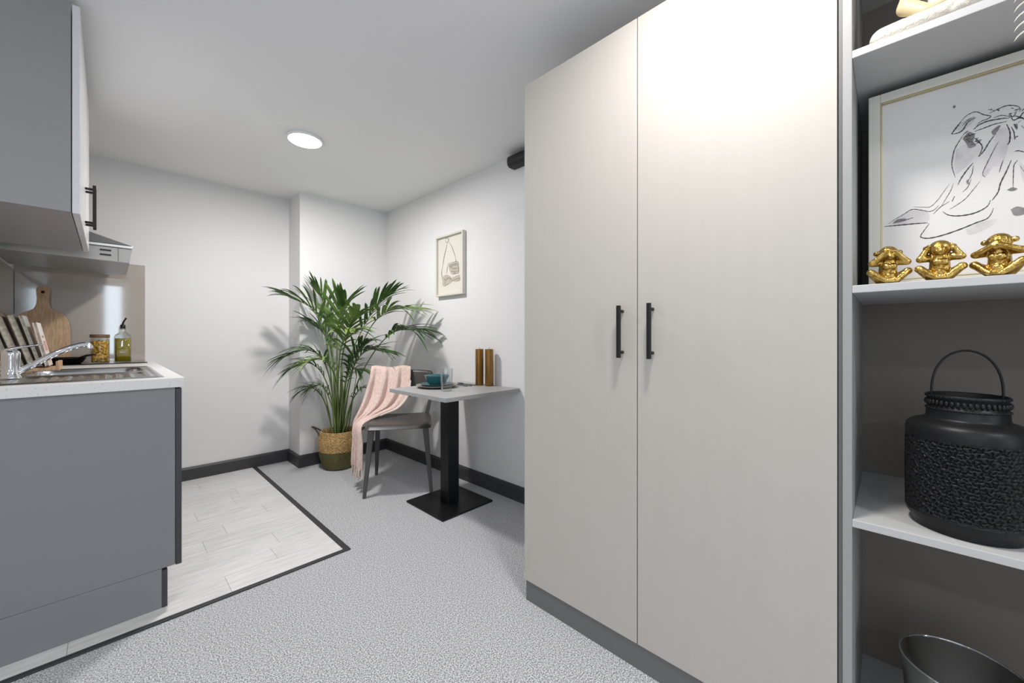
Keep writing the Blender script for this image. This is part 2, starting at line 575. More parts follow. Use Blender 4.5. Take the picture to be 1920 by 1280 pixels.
# ================================================================== bookcase
BX1 = 1.655
YS, YE = 0.063, -0.56
b = thing('bookcase', 'tall grey open bookcase built in beside the wardrobe', 'bookcase', (XW + .2, (YS + YE) / 2, 0))
MB().box(XW, BX1, YS, YS + .017, 0, WZT).build('side_panel', M_side, b, bevel=.0012)
MB().box(XW, BX1, YE - .017, YE, 0, WZT).build('side_panel', M_side, b, bevel=.0012)
MB().box(BX1 - .012, BX1, YE, YS, 0.0, WZT - .018).build('back_panel', M_shback, b)
MB().box(XW, BX1, YE, YS, WZT - .018, WZT).build('top_panel', M_shelf, b, bevel=.0012)
SH = [1.729, 1.191, 0.655]
for z in SH:
    MB().box(XW, BX1 - .012, YE, YS, z - .0175, z).build('shelf', M_shelf, b, bevel=.0012)
BZ = 0.085
MB().box(XW, BX1 - .012, YE, YS, BZ - .018, BZ).build('bottom_board', M_shelf, b, bevel=.0012)
MB().box(XW + .004, XW + .020, YE, YS, 0, BZ - .018).build('plinth', M_plinth, b)
MB().box(XW + .004, XW + .02, YS + .0175, YW0 - .0005, .0, WZT).build('filler_strip', M_plinth, b)

# ================================================================== kitchen base units
YP = 2.07
KX = 0.185               # front of the carcasses
units = [(YP, 3.0, 'grey base kitchen cabinet with plain end panel under the sink'),
         (3.0, 3.4, 'grey base kitchen cabinet in the middle of the run'),
         (3.4, YB - .002, 'grey base kitchen cabinet beside the back wall under the hob')]
for i, (y0, y1, lb) in enumerate(units):
    u = thing('base_cabinet', lb, 'cabinet', (-.1, (y0 + y1) / 2, 0), 'base kitchen cabinets')
    u0 = y0 + (.0185 if i == 0 else .0)
    cbm = MB()
    cbm.box(XL + .002, KX - .001, u0, u0 + .016, .159, .872).box(XL + .002, KX - .001, y1 - .017, y1 - .001, .159, .872)
    cbm.box(XL + .002, KX - .001, u0 + .016, y1 - .017, .159, .175)
    cbm.box(XL + .002, XL + .01, u0 + .016, y1 - .017, .175, .872)
    cbm.build('carcass', M_kit, u)
    if i == 0:
        ep = MB().box(XL + .002, KX, y0, y0 + .018, .1595, .872).build('end_panel', M_kit, u, bevel=.0008)
        MB().box(XL + .002, .145, y0, y0 + .018, 0.004, .1585).build('lower_end_panel', M_kit, u, bevel=.0008)
    dn = MB().box(KX + .0015, KX + .0205, y0 + .0, y1 - .003, .157, .868).build('door', M_kdark, u, bevel=.001)
    dn['_out'] = 1
    if i:
        bar_handle(dn, KX + .0205, y0 + .06, .66, .83)
    MB().box(.1455, .162, y0, y1 - .001, 0.004, .150).build('plinth', M_kdark, u)

# worktop with a cut-out for the sink
WTZ0, WTZ1 = .873, .911
SX0, SX1, SY0, SY1 = -.335, .158, 2.135, 2.985
wt = MB()
wt.box(XL + .001, .214, YP - .012, SY0 + .012, WTZ0, WTZ1).box(XL + .001, .214, SY1 - .012, YB - .008, WTZ0, WTZ1)
wt.box(XL + .001, SX0 + .012, SY0 + .012, SY1 - .012, WTZ0, WTZ1).box(SX1 - .012, .214, SY0 + .012, SY1 - .012, WTZ0, WTZ1)
tag(wt.build('worktop', M_work, bevel=.0025), 'white speckled kitchen worktop along the left wall', 'worktop')

# glass splashbacks
tag(MB().box(XL + .008, .177, YB - .0065, YB - .0005, WTZ1 + .002, 1.584).build('splashback_panel', M_splash, bevel=.001),
    'glossy warm grey glass splashback on the back wall', 'splashback', 'glass splashbacks')
tag(MB().box(XL + .0005, XL + .0065, 2.10, YB - .008, WTZ1 + .002, 1.486).build('splashback_panel', M_splash, bevel=.001),
    'glossy warm grey glass splashback on the wall behind the sink', 'splashback', 'glass splashbacks')

# inset sink: rim, drainer with ridges, bowl
sk = thing('kitchen_sink', 'stainless steel inset sink with ridged drainer in the worktop', 'sink', (-.09, 2.56, WTZ1))
nx, ny = 70, 120
cx0, cy0 = (SX0 + SX1) / 2, (SY0 + SY1) / 2


def rr_dist(x, y, x0, x1, y0, y1, r):
    qx = abs(x - (x0 + x1) / 2) - (x1 - x0) / 2 + r
    qy = abs(y - (y0 + y1) / 2) - (y1 - y0) / 2 + r
    return math.hypot(max(qx, 0), max(qy, 0)) + min(max(qx, qy), 0) - r


def sstep(a, b_, x):
    t_ = max(0, min(1, (x - a) / (b_ - a)))
    return t_ * t_ * (3 - 2 * t_)


rows = []
for j in range(ny + 1):
    y = SY0 + (SY1 - SY0) * j / ny
    rw = []
    for i in range(nx + 1):
        x = SX0 + (SX1 - SX0) * i / nx
        e = -rr_dist(x, y, SX0, SX1, SY0, SY1, .03)
        z = WTZ1 + .0008 + .0055 * sstep(0, .010, e) - .004 * sstep(.012, .024, e)
        dd = -rr_dist(x, y, SX0 + .09, SX1 - .04, SY0 + .045, SY0 + .40, .03)
        ridge = .5 + .5 * math.cos((x - SX0) * 2 * math.pi / .036)
        z -= sstep(0, .02, dd) * (.007 - .0055 * ridge * sstep(.02, .05, dd))
        bd = -rr_dist(x, y, SX0 + .09, SX1 - .045, SY0 + .44, SY1 - .04, .06)
        z -= .155 * sstep(-.004, .032, bd)
        rw.append((x, y, z))
    rows.append(rw)
MB().grid(rows).build('basin', M_steel, sk)
MB().lathe([(.0001, .7565), (.030, .7570), (.034, .7585), (.036, .7575)], SX0 + .27, SY0 + .625, 28).build('drain', M_chrome, sk)

# mixer tap
fx, fy, fz = -.262, 2.42, WTZ1 + .004
tp = thing('mixer_tap', 'chrome single lever mixer tap with long swivel spout', 'tap', (fx, fy, fz))
MB().lathe([(.0001, fz), (.027, fz), (.027, fz + .006), (.0235, fz + .010), (.0225, fz + .06), (.024, fz + .075), (.024, fz + .098), (.019, fz + .108), (.0001, fz + .112)], fx, fy, 36).build('body', M_chrome, tp)
spt = catmull([(fx + .010, fy - .004, fz + .022), (fx + .055, fy - .006, fz + .052), (fx + .115, fy - .012, fz + .096), (fx + .165, fy - .016, fz + .122), (fx + .192, fy - .018, fz + .130), (fx + .203, fy - .019, fz + .124), (fx + .206, fy - .019, fz + .112)], 28)
MB().tube(spt, [.0112] * 14 + [.0102] * 10 + [.0112] * 4, 16).build('spout', M_chrome, tp)
MB().tube(catmull([(fx - .012, fy + .0, fz + .108), (fx + .02, fy - .006, fz + .120), (fx + .065, fy - .014, fz + .128), (fx + .082, fy - .017, fz + .132)], 12), [.016, .0165, .016, .014, .012, .011, .010, .009, .0085, .008, .008, .006], 12, flat=.45).build('lever', M_chrome, tp)

# domino hob
HX0, HX1, HY0, HY1 = -.345, .172, 3.440, 3.745
hb = thing('ceramic_hob', 'narrow black glass two zone hob beside the back wall', 'hob', ((HX0 + HX1) / 2, (HY0 + HY1) / 2, WTZ1))
MB().box(HX0, HX1, HY0, HY1, WTZ1, WTZ1 + .006).build('glass_top', M_hob, hb, bevel=.0015)
for zx in (-.21, .02):
    MB().lathe([(.078, WTZ1 + .0061), (.078, WTZ1 + .0066), (.082, WTZ1 + .0066), (.082, WTZ1 + .0061)], zx, 3.60, 48).build('zone_ring', M_grey, hb)

# ================================================================== wall cabinets
UX = -.072
for (y0, y1, hy, lb) in ((YP, 2.515, 2.487, 'grey wall cabinet nearest the viewer with plain side'),
                         (2.515, 2.955, 2.543, 'grey wall cabinet next to the cooker hood')):
    u = thing('wall_cabinet', lb, 'cabinet', (XL + .16, (y0 + y1) / 2, 1.51), 'wall cabinets')
    MB().box(XL + .001, UX - .0215, y0, y1 - .001, 1.514, 2.25).build('carcass', M_kitup, u, bevel=.0008)
    dn = MB().box(UX - .019, UX, y0 + .0012, y1 - .0018, 1.512, 2.248).build('door', M_kitwhite, u, bevel=.0015)
    dn['_out'] = 1
    bar_handle(dn, UX, hy, 1.552, 1.733)
    if y0 < 2.1:
        pass

# cooker hood
hx1 = .092
h0, h1 = 3.06, 3.655
hd = thing('cooker_hood', 'steel visor cooker hood under the ceiling end of the wall cabinets', 'cooker hood', (-.15, (h0 + h1) / 2, 1.49))
MB().prism([(XL + .002, 1.588), (hx1 - .004, 1.588), (XL + .10, 1.715), (XL + .002, 1.715)], 'y', h0 + .004, h1 - .004).build('canopy', M_hoodtop, hd, bevel=.002)
MB().box(XL + .001, hx1, h0, h1, 1.571, 1.586).build('visor', M_visor, hd, bevel=.003)
MB().prism([(XL + .002, 1.500), (hx1 - .012, 1.490), (hx1 - .004, 1.570), (XL + .002, 1.570)], 'y', h0 + .006, h1 - .006).build('body', M_hood, hd, bevel=.002)
for zz in (1.525, 1.550):
    MB().box(-.035, .008, h0 + .0025, h0 + .0065, zz - .004, zz + .004).build('switch', M_plastic, hd)
MB().box(.035, .0365, h0 + .0045, h0 + .007, 1.496, 1.566).build('panel_joint', M_plastic, hd)

# ================================================================== things on the kitchen worktop
# cook books in a wooden stand
BZ0 = WTZ1
st = thing('book_stand', 'small wooden stand holding the cookery books', 'book stand', (-0.255, 3.040, BZ0))
MB().box(-0.330, -0.170, 2.955, 3.125, BZ0, BZ0 + .016).build('base', M_wood, st, bevel=.002)
MB().box(-0.184, -0.170, 2.960, 2.995, BZ0 + .016, BZ0 + .045).build('stop', M_wood, st, bevel=.002)
MB().box(-0.184, -0.170, 3.085, 3.120, BZ0 + .016, BZ0 + .045).build('stop', M_wood, st, bevel=.002)


def book(x, tilt, thick, hgt, dep, cover, label, prints=()):
    """book standing on its lower edge, leaning; spine plane faces the viewer side (-y)"""
    t = thing('cookery_book', label, 'book', (x + .044, 3.03, BZ0 + .022), 'cookery books in the stand')
    t.rotation_euler = (0, R(tilt), 0)

    def loc(mb, nm, m_):
        me_o = mb.build(nm, m_, None)
        # local coordinates: bring the mesh back to the origin of the thing
        l0 = Vector(me_o.location)
        for v in me_o.data.vertices:
            v.co += l0
        me_o.location = (0, 0, 0)
        me_o.parent = t
        return me_o
    d0, d1 = -dep / 2, dep / 2
    loc(MB().box(.002, thick - .002, d0 + .003, d1, .003, hgt - .003), 'pages', M_page)
    cv = MB().box(0, .002, d0, d1 + .002, 0, hgt).box(thick - .002, thick, d0, d1 + .002, 0, hgt).box(0, thick, d1, d1 + .002, 0, hgt)
    loc(cv, 'cover', cover)
    for (a0, a1, c0, c1, m_) in prints:
        loc(MB().box(thick, thick + .0004, a0, a1, c0, c1), 'cover_print', m_)
    return t


book(-0.376, -15, 0.016, 0.232, .13, M_bk[2], 'pale cookery book at the left of the stand')
book(-0.348, -16, 0.026, 0.243, .15, M_bk[1], 'thick dark cookery book in the stand')
book(-0.312, -15, 0.022, 0.254, .15, M_bk[0], 'grey cookery book in the middle of the stand')
book(-0.282, -14, 0.012, 0.251, .15, M_bk[2], 'slim pale grey cookery book in the stand')
book(-0.260, -11, 0.014, 0.215, .16, M_bk[3], 'white cookery book with pink and yellow cover at the front of the stand',
     [(-.05, .02, .02, .055, M_print[0]), (-.06, .05, .075, .125, M_print[1]), (-.04, .03, .14, .15, M_print[2])])
# folded wooden trivet at the frame's edge
tv = thing('wooden_trivet', 'reddish folding wooden trivet leaning beside the books', 'trivet', (-.35, 2.80, BZ0))
for k in range(3):
    yk = 2.775 + k * .022
    MB().tube([(-.385, yk, BZ0 + .009), (-.30, yk, BZ0 + .115)], .008, 6, smooth=False).build('slat', M_wood2, tv)

# paddle chopping board leaning on the back splashback
cbx, cby = -.282, 3.745
pb = []
outline = [(-.165, .02), (-.15, .0), (.15, .0), (.165, .02), (.172, .16), (.160, .25), (.125, .300), (.07, .322), (.045, .345), (.036, .39), (.041, .44), (.034, .463), (.012, .470),
           (-.012, .470), (-.034, .463), (-.041, .44), (-.036, .39), (-.045, .345), (-.07, .322), (-.125, .300), (-.160, .25), (-.172, .16)]
outline = [(p[0] * .66, p[1]) for p in outline]
ctr2 = catmull([(p[0], p[1], 0) for p in outline] + [(outline[0][0], outline[0][1], 0)], 90)[:-1]
lean = .13
bmb = MB()
n_ = len(ctr2)
pf = [(cbx + p.x, cby - .018 - (.47 - p.y) * lean, BZ0 + .007 + p.y) for p in ctr2]
pk = [(q[0], q[1] + .016, q[2] + .002) for q in pf]
bmb.add(pf + pk, [tuple(range(n_)), tuple(range(n_, 2 * n_))[::-1]] + [(i, (i + 1) % n_, n_ + (i + 1) % n_, n_ + i) for i in range(n_)])
cbd = thing('chopping_board', 'wooden paddle chopping board leaning against the glass splashback', 'chopping board', (cbx, cby - .06, BZ0))
bmb.build('board', M_wood, cbd, bevel=.002)
hz = BZ0 + .007 + .435
MB().tube([(cbx, cby - .018 - (.47 - .435) * lean - .0012, hz), (cbx, cby - .018 - (.47 - .435) * lean + .004, hz)], .008, 20).build('hanging_hole', M_pan, cbd)

# frying pan on the hob
px_, py_, pz_ = -.195, 3.555, WTZ1 + .0068
fp = thing('frying_pan', 'small black frying pan on the hob', 'frying pan', (px_, py_, pz_))
MB().lathe([(.0001, pz_), (.075, pz_), (.082, pz_ + .004), (.098, pz_ + .034), (.100, pz_ + .036), (.098, pz_ + .0365), (.080, pz_ + .008), (.073, pz_ + .005), (.0001, pz_ + .005)], px_, py_, 48).build('body', M_pan, fp)
MB().tube(catmull([(px_ + .060, py_ - .070, pz_ + .030), (px_ + .080, py_ - .095, pz_ + .040), (px_ + .11, py_ - .13, pz_ + .052), (px_ + .14, py_ - .165, pz_ + .055)], 14), [.006, .006, .007, .008, .009, .009, .0095, .0095, .0095, .0095, .009, .009, .008, .006], 12, flat=.6).build('handle', M_plastic, fp)

# pasta jar
jx, jy, jz = -.040, 3.50, WTZ1 + .0068
pj = thing('pasta_jar', 'glass storage jar of yellow pasta with brown lid', 'jar', (jx, jy, jz))
MB().lathe([(.0001, jz), (.0395, jz), (.0425, jz + .005), (.0425, jz + .145), (.0395, jz + .152), (.0375, jz + .160)], jx, jy, 40).build('glass', M_glass, pj)
MB().lathe([(.0001, jz + .156), (.0420, jz + .156), (.0435, jz + .159), (.0435, jz + .173), (.0420, jz + .176), (.0001, jz + .176)], jx, jy, 40).build('lid', M_lidw, pj)
pm = MB()
for k in range(190):
    a, rr, zz = random.uniform(0, 6.283), .036 * math.sqrt(random.random()), random.uniform(.012, .132)
    q = Vector((jx + rr * math.cos(a), jy + rr * math.sin(a), jz + zz))
    dv = Vector((random.uniform(-1, 1), random.uniform(-1, 1), random.uniform(-1, 1))).normalized() * .013
    p0, p1 = q - dv, q + dv
    for p in (p0, p1):
        l_ = math.hypot(p.x - jx, p.y - jy)
        if l_ > .036:
            p.x = jx + (p.x - jx) * .036 / l_
            p.y = jy + (p.y - jy) * .036 / l_
        p.z = min(max(p.z, jz + .009), jz + .14)
    if (p1 - p0).length > .004:
        pm.tube([p0, p1], .0050, 6)
po = pm.build('pasta', M_pasta, pj, kind='stuff')

# oil bottle
ox, oy, oz = .062, 3.56, WTZ1 + .0068
ob = thing('oil_bottle', 'square glass bottle of olive oil with black pourer', 'bottle', (ox, oy, oz))


def sq(r, z, a):
    k = r / (abs(math.cos(a)) ** 6 + abs(math.sin(a)) ** 6) ** (1 / 6)
    w_ = sstep(.165, .185, z - oz)
    return k * (1 - w_) + r * w_


MB().lathe([(.0001, oz), (.036, oz), (.039, oz + .004), (.039, oz + .160), (.034, oz + .176), (.016, oz + .190), (.0145, oz + .218), (.0165, oz + .220), (.0165, oz + .226)], ox, oy, 48, rfun=sq).build('glass', M_glass, ob)
MB().lathe([(.0001, oz + .0045), (.0335, oz + .0045), (.0361, oz + .007), (.0361, oz + .152), (.0001, oz + .152)], ox, oy, 48, rfun=sq).build('oil', M_oil, ob)
MB().tube([(ox, oy, oz + .215), (ox, oy, oz + .238), (ox, oy, oz + .240)], [.0125, .0125, .008], 16).tube(catmull([(ox, oy, oz + .236), (ox + .002, oy, oz + .255), (ox + .012, oy - .004, oz + .277), (ox + .016, oy - .005, oz + .282)], 10), [.006, .0055, .005, .0048, .0045, .0045, .0045, .005, .006, .006], 10).build('pourer', M_plastic, ob)

# ================================================================== black housing near the ceiling on the picture wall
hs = MB()
prof = [(XR - .001, 2.262), (XR - .052, 2.262), (XR - .068, 2.250), (XR - .072, 2.225), (XR - .066, 2.200), (XR - .048, 2.188), (XR - .001, 2.188)]
rows = []
for (yy_, k) in ((1.812, .62), (1.809, .80), (1.801, .94), (1.788, 1.0), (1.25, 1.0)):
    rows.append([(XR - .001 + (p[0] - XR + .001) * k, yy_, 2.225 + (p[1] - 2.225) * k) for p in prof])
hs.grid(rows)
hs.add(rows[0], [tuple(range(len(prof)))]).add(rows[-1], [tuple(range(len(prof)))])
tag(hs.build('wall_unit', M_plastic), 'black rounded housing fixed to the wall just under the ceiling', 'wall unit')

# ================================================================== dining table
tx0, tx1, ty0, ty1, tz = 1.275, XR - .006, 1.742, 2.350, .742
tb = thing('pedestal_table', 'small square grey table on a black pedestal against the wall', 'table', (1.55, 2.07, 0))
MB().box(tx0, tx1, ty0, ty1, tz - .024, tz).build('tabletop', M_table, tb, bevel=.002)
MB().box(1.507, 1.593, 2.027, 2.113, .012, tz - .030).build('column', M_tmetal, tb, bevel=.003)
MB().box(1.350, 1.750, 1.870, 2.270, .0, .012).build('base_plate', M_tmetal, tb, bevel=.003)
MB().box(1.43, 1.67, 1.95, 2.19, tz - .032, tz - .0245).build('mounting_plate', M_tmetal, tb)

# place setting
gx, gy = 1.530, 2.185
tag(MB().lathe([(.0001, tz + .001), (.085, tz + .001), (.125, tz + .012), (.136, tz + .017), (.137, tz + .019), (.125, tz + .0165), (.085, tz + .006), (.0001, tz + .006)], gx, gy, 56).build('charger_plate', M_stone),
    'large grey stoneware plate at the bottom of the stack on the table', 'plate')
z2 = tz + .0065
tag(MB().lathe([(.0001, z2), (.070, z2), (.100, z2 + .013), (.109, z2 + .019), (.110, z2 + .021), (.100, z2 + .018), (.070, z2 + .006), (.0001, z2 + .006)], gx, gy, 56).build('side_plate', M_teal),
    'teal glazed plate between the grey plate and the bowl', 'plate')
z3 = z2 + .0065
tag(MB().lathe([(.0001, z3), (.044, z3), (.048, z3 + .004), (.068, z3 + .030), (.082, z3 + .066), (.0835, z3 + .068), (.081, z3 + .068), (.065, z3 + .033), (.046, z3 + .010), (.0001, z3 + .008)], gx, gy, 56).build('bowl', M_teal),
    'deep teal glazed bowl on top of the plates', 'bowl')


def facet(r, z, a):
    return r * (1 + .014 * math.cos(a * 12))


glx, gly = 1.462, 1.985
tag(MB().lathe([(.0001, tz + .0008), (.029, tz + .0008), (.032, tz + .004), (.0365, tz + .07), (.0395, tz + .138), (.0392, tz + .139)], glx, gly, 72, rfun=facet).build('water_glass', M_glass),
    'clear ribbed drinking glass in front of the bowl', 'glass')


def cutlery(name, x, y0, y1, label, kind):
    t = thing(name, label, 'cutlery', (x, (y0 + y1) / 2, tz), 'cutlery beside the plates')
    zc = tz + .004
    MB().tube(catmull([(x, y0, zc), (x, y0 + .05, zc + .0015), (x, y0 + .11, zc), (x, y0 + .135, zc)], 10), [.005, .006, .006, .0055, .005, .0045, .004, .0035, .003, .003], 8, flat=.45).build('handle', M_cutl, t)
    if kind == 'fork':
        mb = MB().box(x - .011, x + .011, y0 + .133, y0 + .150, zc - .001, zc + .001)
        for k in range(4):
            mb.box(x - .011 + k * .0063, x - .011 + k * .0063 + .0032, y0 + .148, y1, zc - .001, zc + .001)
        mb.build('tines', M_cutl, t)
    elif kind == 'knife':
        MB().prism([(x - .007, y0 + .130), (x + .007, y0 + .130), (x + .009, y0 + .17), (x + .004, y1), (x - .007, y1 - .012)], 'z', zc - .0012, zc + .0006).build('blade', M_cutl, t)
    else:
        MB().sphere((x, y0 + .165, zc + .001), .03, 16, 8, (.62, 1, .12)).build('spoon_bowl', M_cutl, t)


cutlery('dinner_fork', 1.692, 2.065, 2.265, 'dark fork lying closest to the plates', 'fork')
cutlery('dinner_knife', 1.728, 2.060, 2.268, 'dark knife lying between fork and spoon', 'knife')
cutlery('dinner_spoon', 1.764, 2.062, 2.262, 'dark spoon lying closest to the candles', 'spoon')


def flute(r, z, a):
    return r * (1 + .035 * math.cos(a * 14))


for (qx, qy, lb) in ((1.806, 2.068, 'bronze fluted pillar candle standing nearer the picture'),
                     (1.822, 1.985, 'bronze fluted pillar candle standing nearer the wardrobe')):
    cd = thing('pillar_candle', lb, 'candle', (qx, qy, tz), 'bronze candles')
    MB().lathe([(.0001, tz + .0005), (.0265, tz + .0005), (.0275, tz + .003), (.0275, tz + .250), (.0262, tz + .2535), (.016, tz + .2515), (.0001, tz + .250)], qx, qy, 84, rfun=flute).build('wax', M_bronze, cd)
    MB().tube([(qx, qy, tz + .249), (qx + .001, qy, tz + .259), (qx + .003, qy, tz + .264)], .0013, 8).build('wick', M_wick, cd)

# ================================================================== chair
CO = Vector((1.187, 2.526, 0))
CU = Vector((.829, -.559, 0))      # viewer's right along the front edge
CWv = Vector((.559, .829, 0))      # towards the backrest


def ch(u, w_, z):
    return CO + CU * u + CWv * w_ + Vector((0, 0, z))


chair = thing('dining_chair', 'charcoal dining chair with curved backrest at the small table', 'chair', tuple(ch(.22, .22, 0)))


def leg(p0, p1, w0, w1, d0, d1, name='leg', m_=M_chair):
    """tapered rectangular leg from floor point p0 to top point p1 in chair coordinates"""
    vs_ = []
    for (u, w_, z), a, d_ in ((p0, w0, d0), (p1, w1, d1)):
        for su, sw in ((-1, -1), (1, -1), (1, 1), (-1, 1)):
            vs_.append(ch(u + su * a / 2, w_ + sw * d_ / 2, z))
    MB().add(vs_, [(3, 2, 1, 0), (4, 5, 6, 7)] + [(i, (i + 1) % 4, 4 + (i + 1) % 4, 4 + i) for i in range(4)]).build(name, m_, chair, bevel=.004, seg=3)


leg((.0, .0, 0), (.040, .035, .452), .022, .040, .022, .040)
leg((.440, .0, 0), (.400, .035, .452), .022, .040, .022, .040)
leg((.020, .455, 0), (.040, .395, .452), .022, .036, .022, .038)
leg((.420, .455, 0), (.400, .395, .452), .022, .036, .022, .038)
# seat: dished slab with rolled front edge
nu, nw = 26, 26
top, bot = [], []
for j in range(nw + 1):
    b_ = j / nw
    rt, rb = [], []
    for i in range(nu + 1):
        a = i / nu
        e = 2 * a - 1
        g = 2 * b_ - 1
        # rounded outline
        k = 1 - .045 * abs(g) ** 6
        u = .22 + .224 * e * k * (1 - .04 * b_)
        kk = 1 - .03 * abs(e) ** 6
        w_ = .205 + .225 * g * kk
        edge = max(abs(e), abs(g))
        roll = .020 * max(0, (edge - .84) / .16) ** 2
        dish = -.010 * (1 - e * e) * (1 - g * g)
        front = -.012 * max(0, (-g - .5) / .5) ** 2
        rt.append(ch(u, w_, .488 + dish + front - roll))
        rb.append(ch(u, w_, .450 + front * .4 + roll * .5))
    top.append(rt)
    bot.append(rb)
sm_ = MB().grid(top).grid(bot, flip=True)
ring = lambda g: g[0] + [r_[-1] for r_ in g[1:]] + g[-1][-2::-1] + [r_[0] for r_ in g[-2:0:-1]]
r1_, r2_ = ring(top), ring(bot)
nn = len(r1_)
sm_.add(r1_ + r2_, [(i, (i + 1) % nn, nn + (i + 1) % nn, nn + i) for i in range(nn)], True)
sm_.build('seat', M_seat, chair)
# curved backrest
N = 30
secs = []
for i in range(N + 1):
    a = -1 + 2 * i / N
    u = .22 + .243 * a
    w_ = .478 - .075 * abs(a) ** 2.2
    zt = .822 - .012 * abs(a) ** 3 - .035 * max(0, (abs(a) - .9) / .1) ** 2
    zb = .600 + .008 * abs(a) + .040 * max(0, (abs(a) - .9) / .1) ** 2
    sec = []
    th = .011
    for (dw, dz) in ((-th, 0.12), (-th * .9, .5), (-th, .88), (-th * .5, .985), (th * .5, .985), (th, .88), (th, .5), (th, .12), (th * .5, .015), (-th * .5, .015)):
        sec.append(ch(u, w_ + dw + .030 * (dz - .5), zb + (zt - zb) * dz))
    secs.append(sec + [sec[0]])
bk = MB().grid(secs)
bk.add(secs[0][:-1], [tuple(range(10))]).add(secs[-1][:-1], [tuple(range(10))])
bk.build('backrest', M_seat, chair)
leg((.040, .395, .452), (-.008, .418, .66), .034, .022, .034, .022, 'back_post')
leg((.400, .395, .452), (.448, .418, .66), .034, .022, .034, .022, 'back_post')

# ================================================================== throw over the chair
thr = thing('knitted_throw', 'blush pink knitted throw with fringe draped over the chair back', 'throw', tuple(ch(.05, .35, .09)))
# each row: left edge, right edge (u, w, z), fold amplitude
TR = [((.045, .515, .56), (.270, .520, .60), .010), ((-.004, .498, .70), (.272, .515, .72), .010), ((-.008, .492, .808), (.275, .508, .812), .007),
      ((-.012, .470, .846), (.275, .490, .842), .004), ((-.015, .430, .836), (.280, .458, .833), .006), ((-.022, .402, .760), (.278, .440, .765), .011),
      ((-.040, .385, .690), (.272, .420, .690), .015), ((-.055, .365, .625), (.255, .395, .620), .018), ((-.070, .335, .570), (.190, .350, .545), .020),
      ((-.085, .300, .515), (.090, .270, .512), .020), ((-.100, .275, .440), (-.020, .130, .470), .016), ((-.105, .265, .350), (-.020, .100, .360), .014),
      ((-.110, .265, .250), (-.022, .090, .250), .014), ((-.112, .265, .205), (-.024, .088, .200), .014), ((-.112, .265, .172), (-.024, .088, .165), .014)]
NR, NC = 64, 44
Lc = catmull([r_[0] for r_ in TR], NR)
Rc = catmull([r_[1] for r_ in TR], NR)
Ac = catmull([(r_[2], 0, 0) for r_ in TR], NR)
rows = []
for i in range(NR):
    rw = []
    l_, r_ = Lc[i], Rc[i]
    d_ = (r_ - l_)
    nrm_ = Vector((-d_.y, d_.x, 0))
    if nrm_.length < 1e-6:
        nrm_ = Vector((0, -1, 0))
    nrm_.normalize()
    if nrm_.y > 0:
        nrm_ = -nrm_
    tt = i / (NR - 1)
    for k in range(NC):
        s_ = k / (NC - 1)
        fold = math.sin(s_ * 2 * math.pi * 3.2 + tt * 3.0) + .45 * math.sin(s_ * 2 * math.pi * 6.3 + 1.3 - tt * 4)
        q = l_ + d_ * s_ + nrm_ * (Ac[i].x * (fold + .9))
        q.z += .006 * math.sin(s_ * 9 + 2 * tt)
        rw.append(ch(q.x, q.y, q.z))
    rows.append(rw)
tho = MB().grid(rows).build('cloth', M_throw, thr)
md = tho.modifiers.new('solid', 'SOLIDIFY')
md.thickness = .007
md.offset = 0
MB().tube([rows[i][-1] for i in range(24, 42)], [.006 + .004 * math.sin(math.pi * k_ / 17) for k_ in range(18)], 8).build('rolled_hem', M_fringe, thr)
fr = MB()
for k in range(0, NC, 2):
    q = rows[-1][k]
    p2 = q + Vector((random.uniform(-.006, .006), random.uniform(-.006, .006), -.018))
    p3 = q + Vector((random.uniform(-.012, .012), random.uniform(-.012, .012), -random.uniform(.066, .088)))
    fr.tube(catmull([q + Vector((0, 0, .004)), p2, p3], 6), [.0038, .0046, .0036, .0042, .0036, .0022], 6)
fr.build('fringe', M_fringe, thr)

# ================================================================== palm in basket
PX, PY = 1.340, 3.312
palm = thing('potted_palm', 'tall green kentia palm with arching fronds in the corner', 'potted plant', (PX, PY, 0.02))
bask = thing('belly_basket', 'two tone seagrass basket, natural above and olive green below', 'basket', (PX, PY, 0))


def weave(r, z, a):
    rowi = int(z / .0115)
    return r * (1 + .012 * math.sin(z / .0115 * math.pi * 2) + .010 * math.sin(a * 34 + (rowi % 2) * math.pi)
                + .012 * math.sin(a * 3 + 1) + .014 * math.sin(2 * a + z * 9))


def prof_r(z):
    return .126 + .032 * math.sin(min(1, z / .25) * math.pi * .62) - .016 * max(0, (z - .21) / .09)


zs = [i * .00288 for i in range(0, 49)]
MB().lathe([(.0001, .002), (.106, .002), (.119, .006)] + [(prof_r(z), z + .010) for z in zs], PX, PY, 120, rfun=lambda r, z, a: r if z < .008 else weave(r, z, a)).build('lower_band', M_olive, bask)
zs2 = [.1383 + i * .00288 for i in range(0, 54)]
MB().lathe([(prof_r(z), z + .010) for z in zs2] + [(prof_r(.291) - .006, .306), (prof_r(.291) - .012, .300), (.126, .26), (.124, .245)], PX, PY, 120, rfun=lambda r, z, a: weave(r, z, a)).build('upper_band', M_tan, bask)
MB().disc(PX, PY, .250, .132).build('soil', M_soil, palm)
vw = Vector((_c, -_s, 0))       # screen right
dp = Vector((_s, _c, 0))        # away from the viewer
for sg in (-1, 1):
    base = Vector((PX, PY, 0)) + vw * sg * .142
    pts = catmull([base + dp * -.045 + Vector((0, 0, 0.263)), base + vw * sg * .035 + dp * -.035 + Vector((0, 0, 0.313)), base + vw * sg * .085 + Vector((0, 0, 0.330)),
                   base + vw * sg * .040 + dp * .030 + Vector((0, 0, 0.300)), base + dp * .045 + Vector((0, 0, 0.256))], 22)
    MB().tube(pts, .0062, 8).build('handle', M_hand, bask)


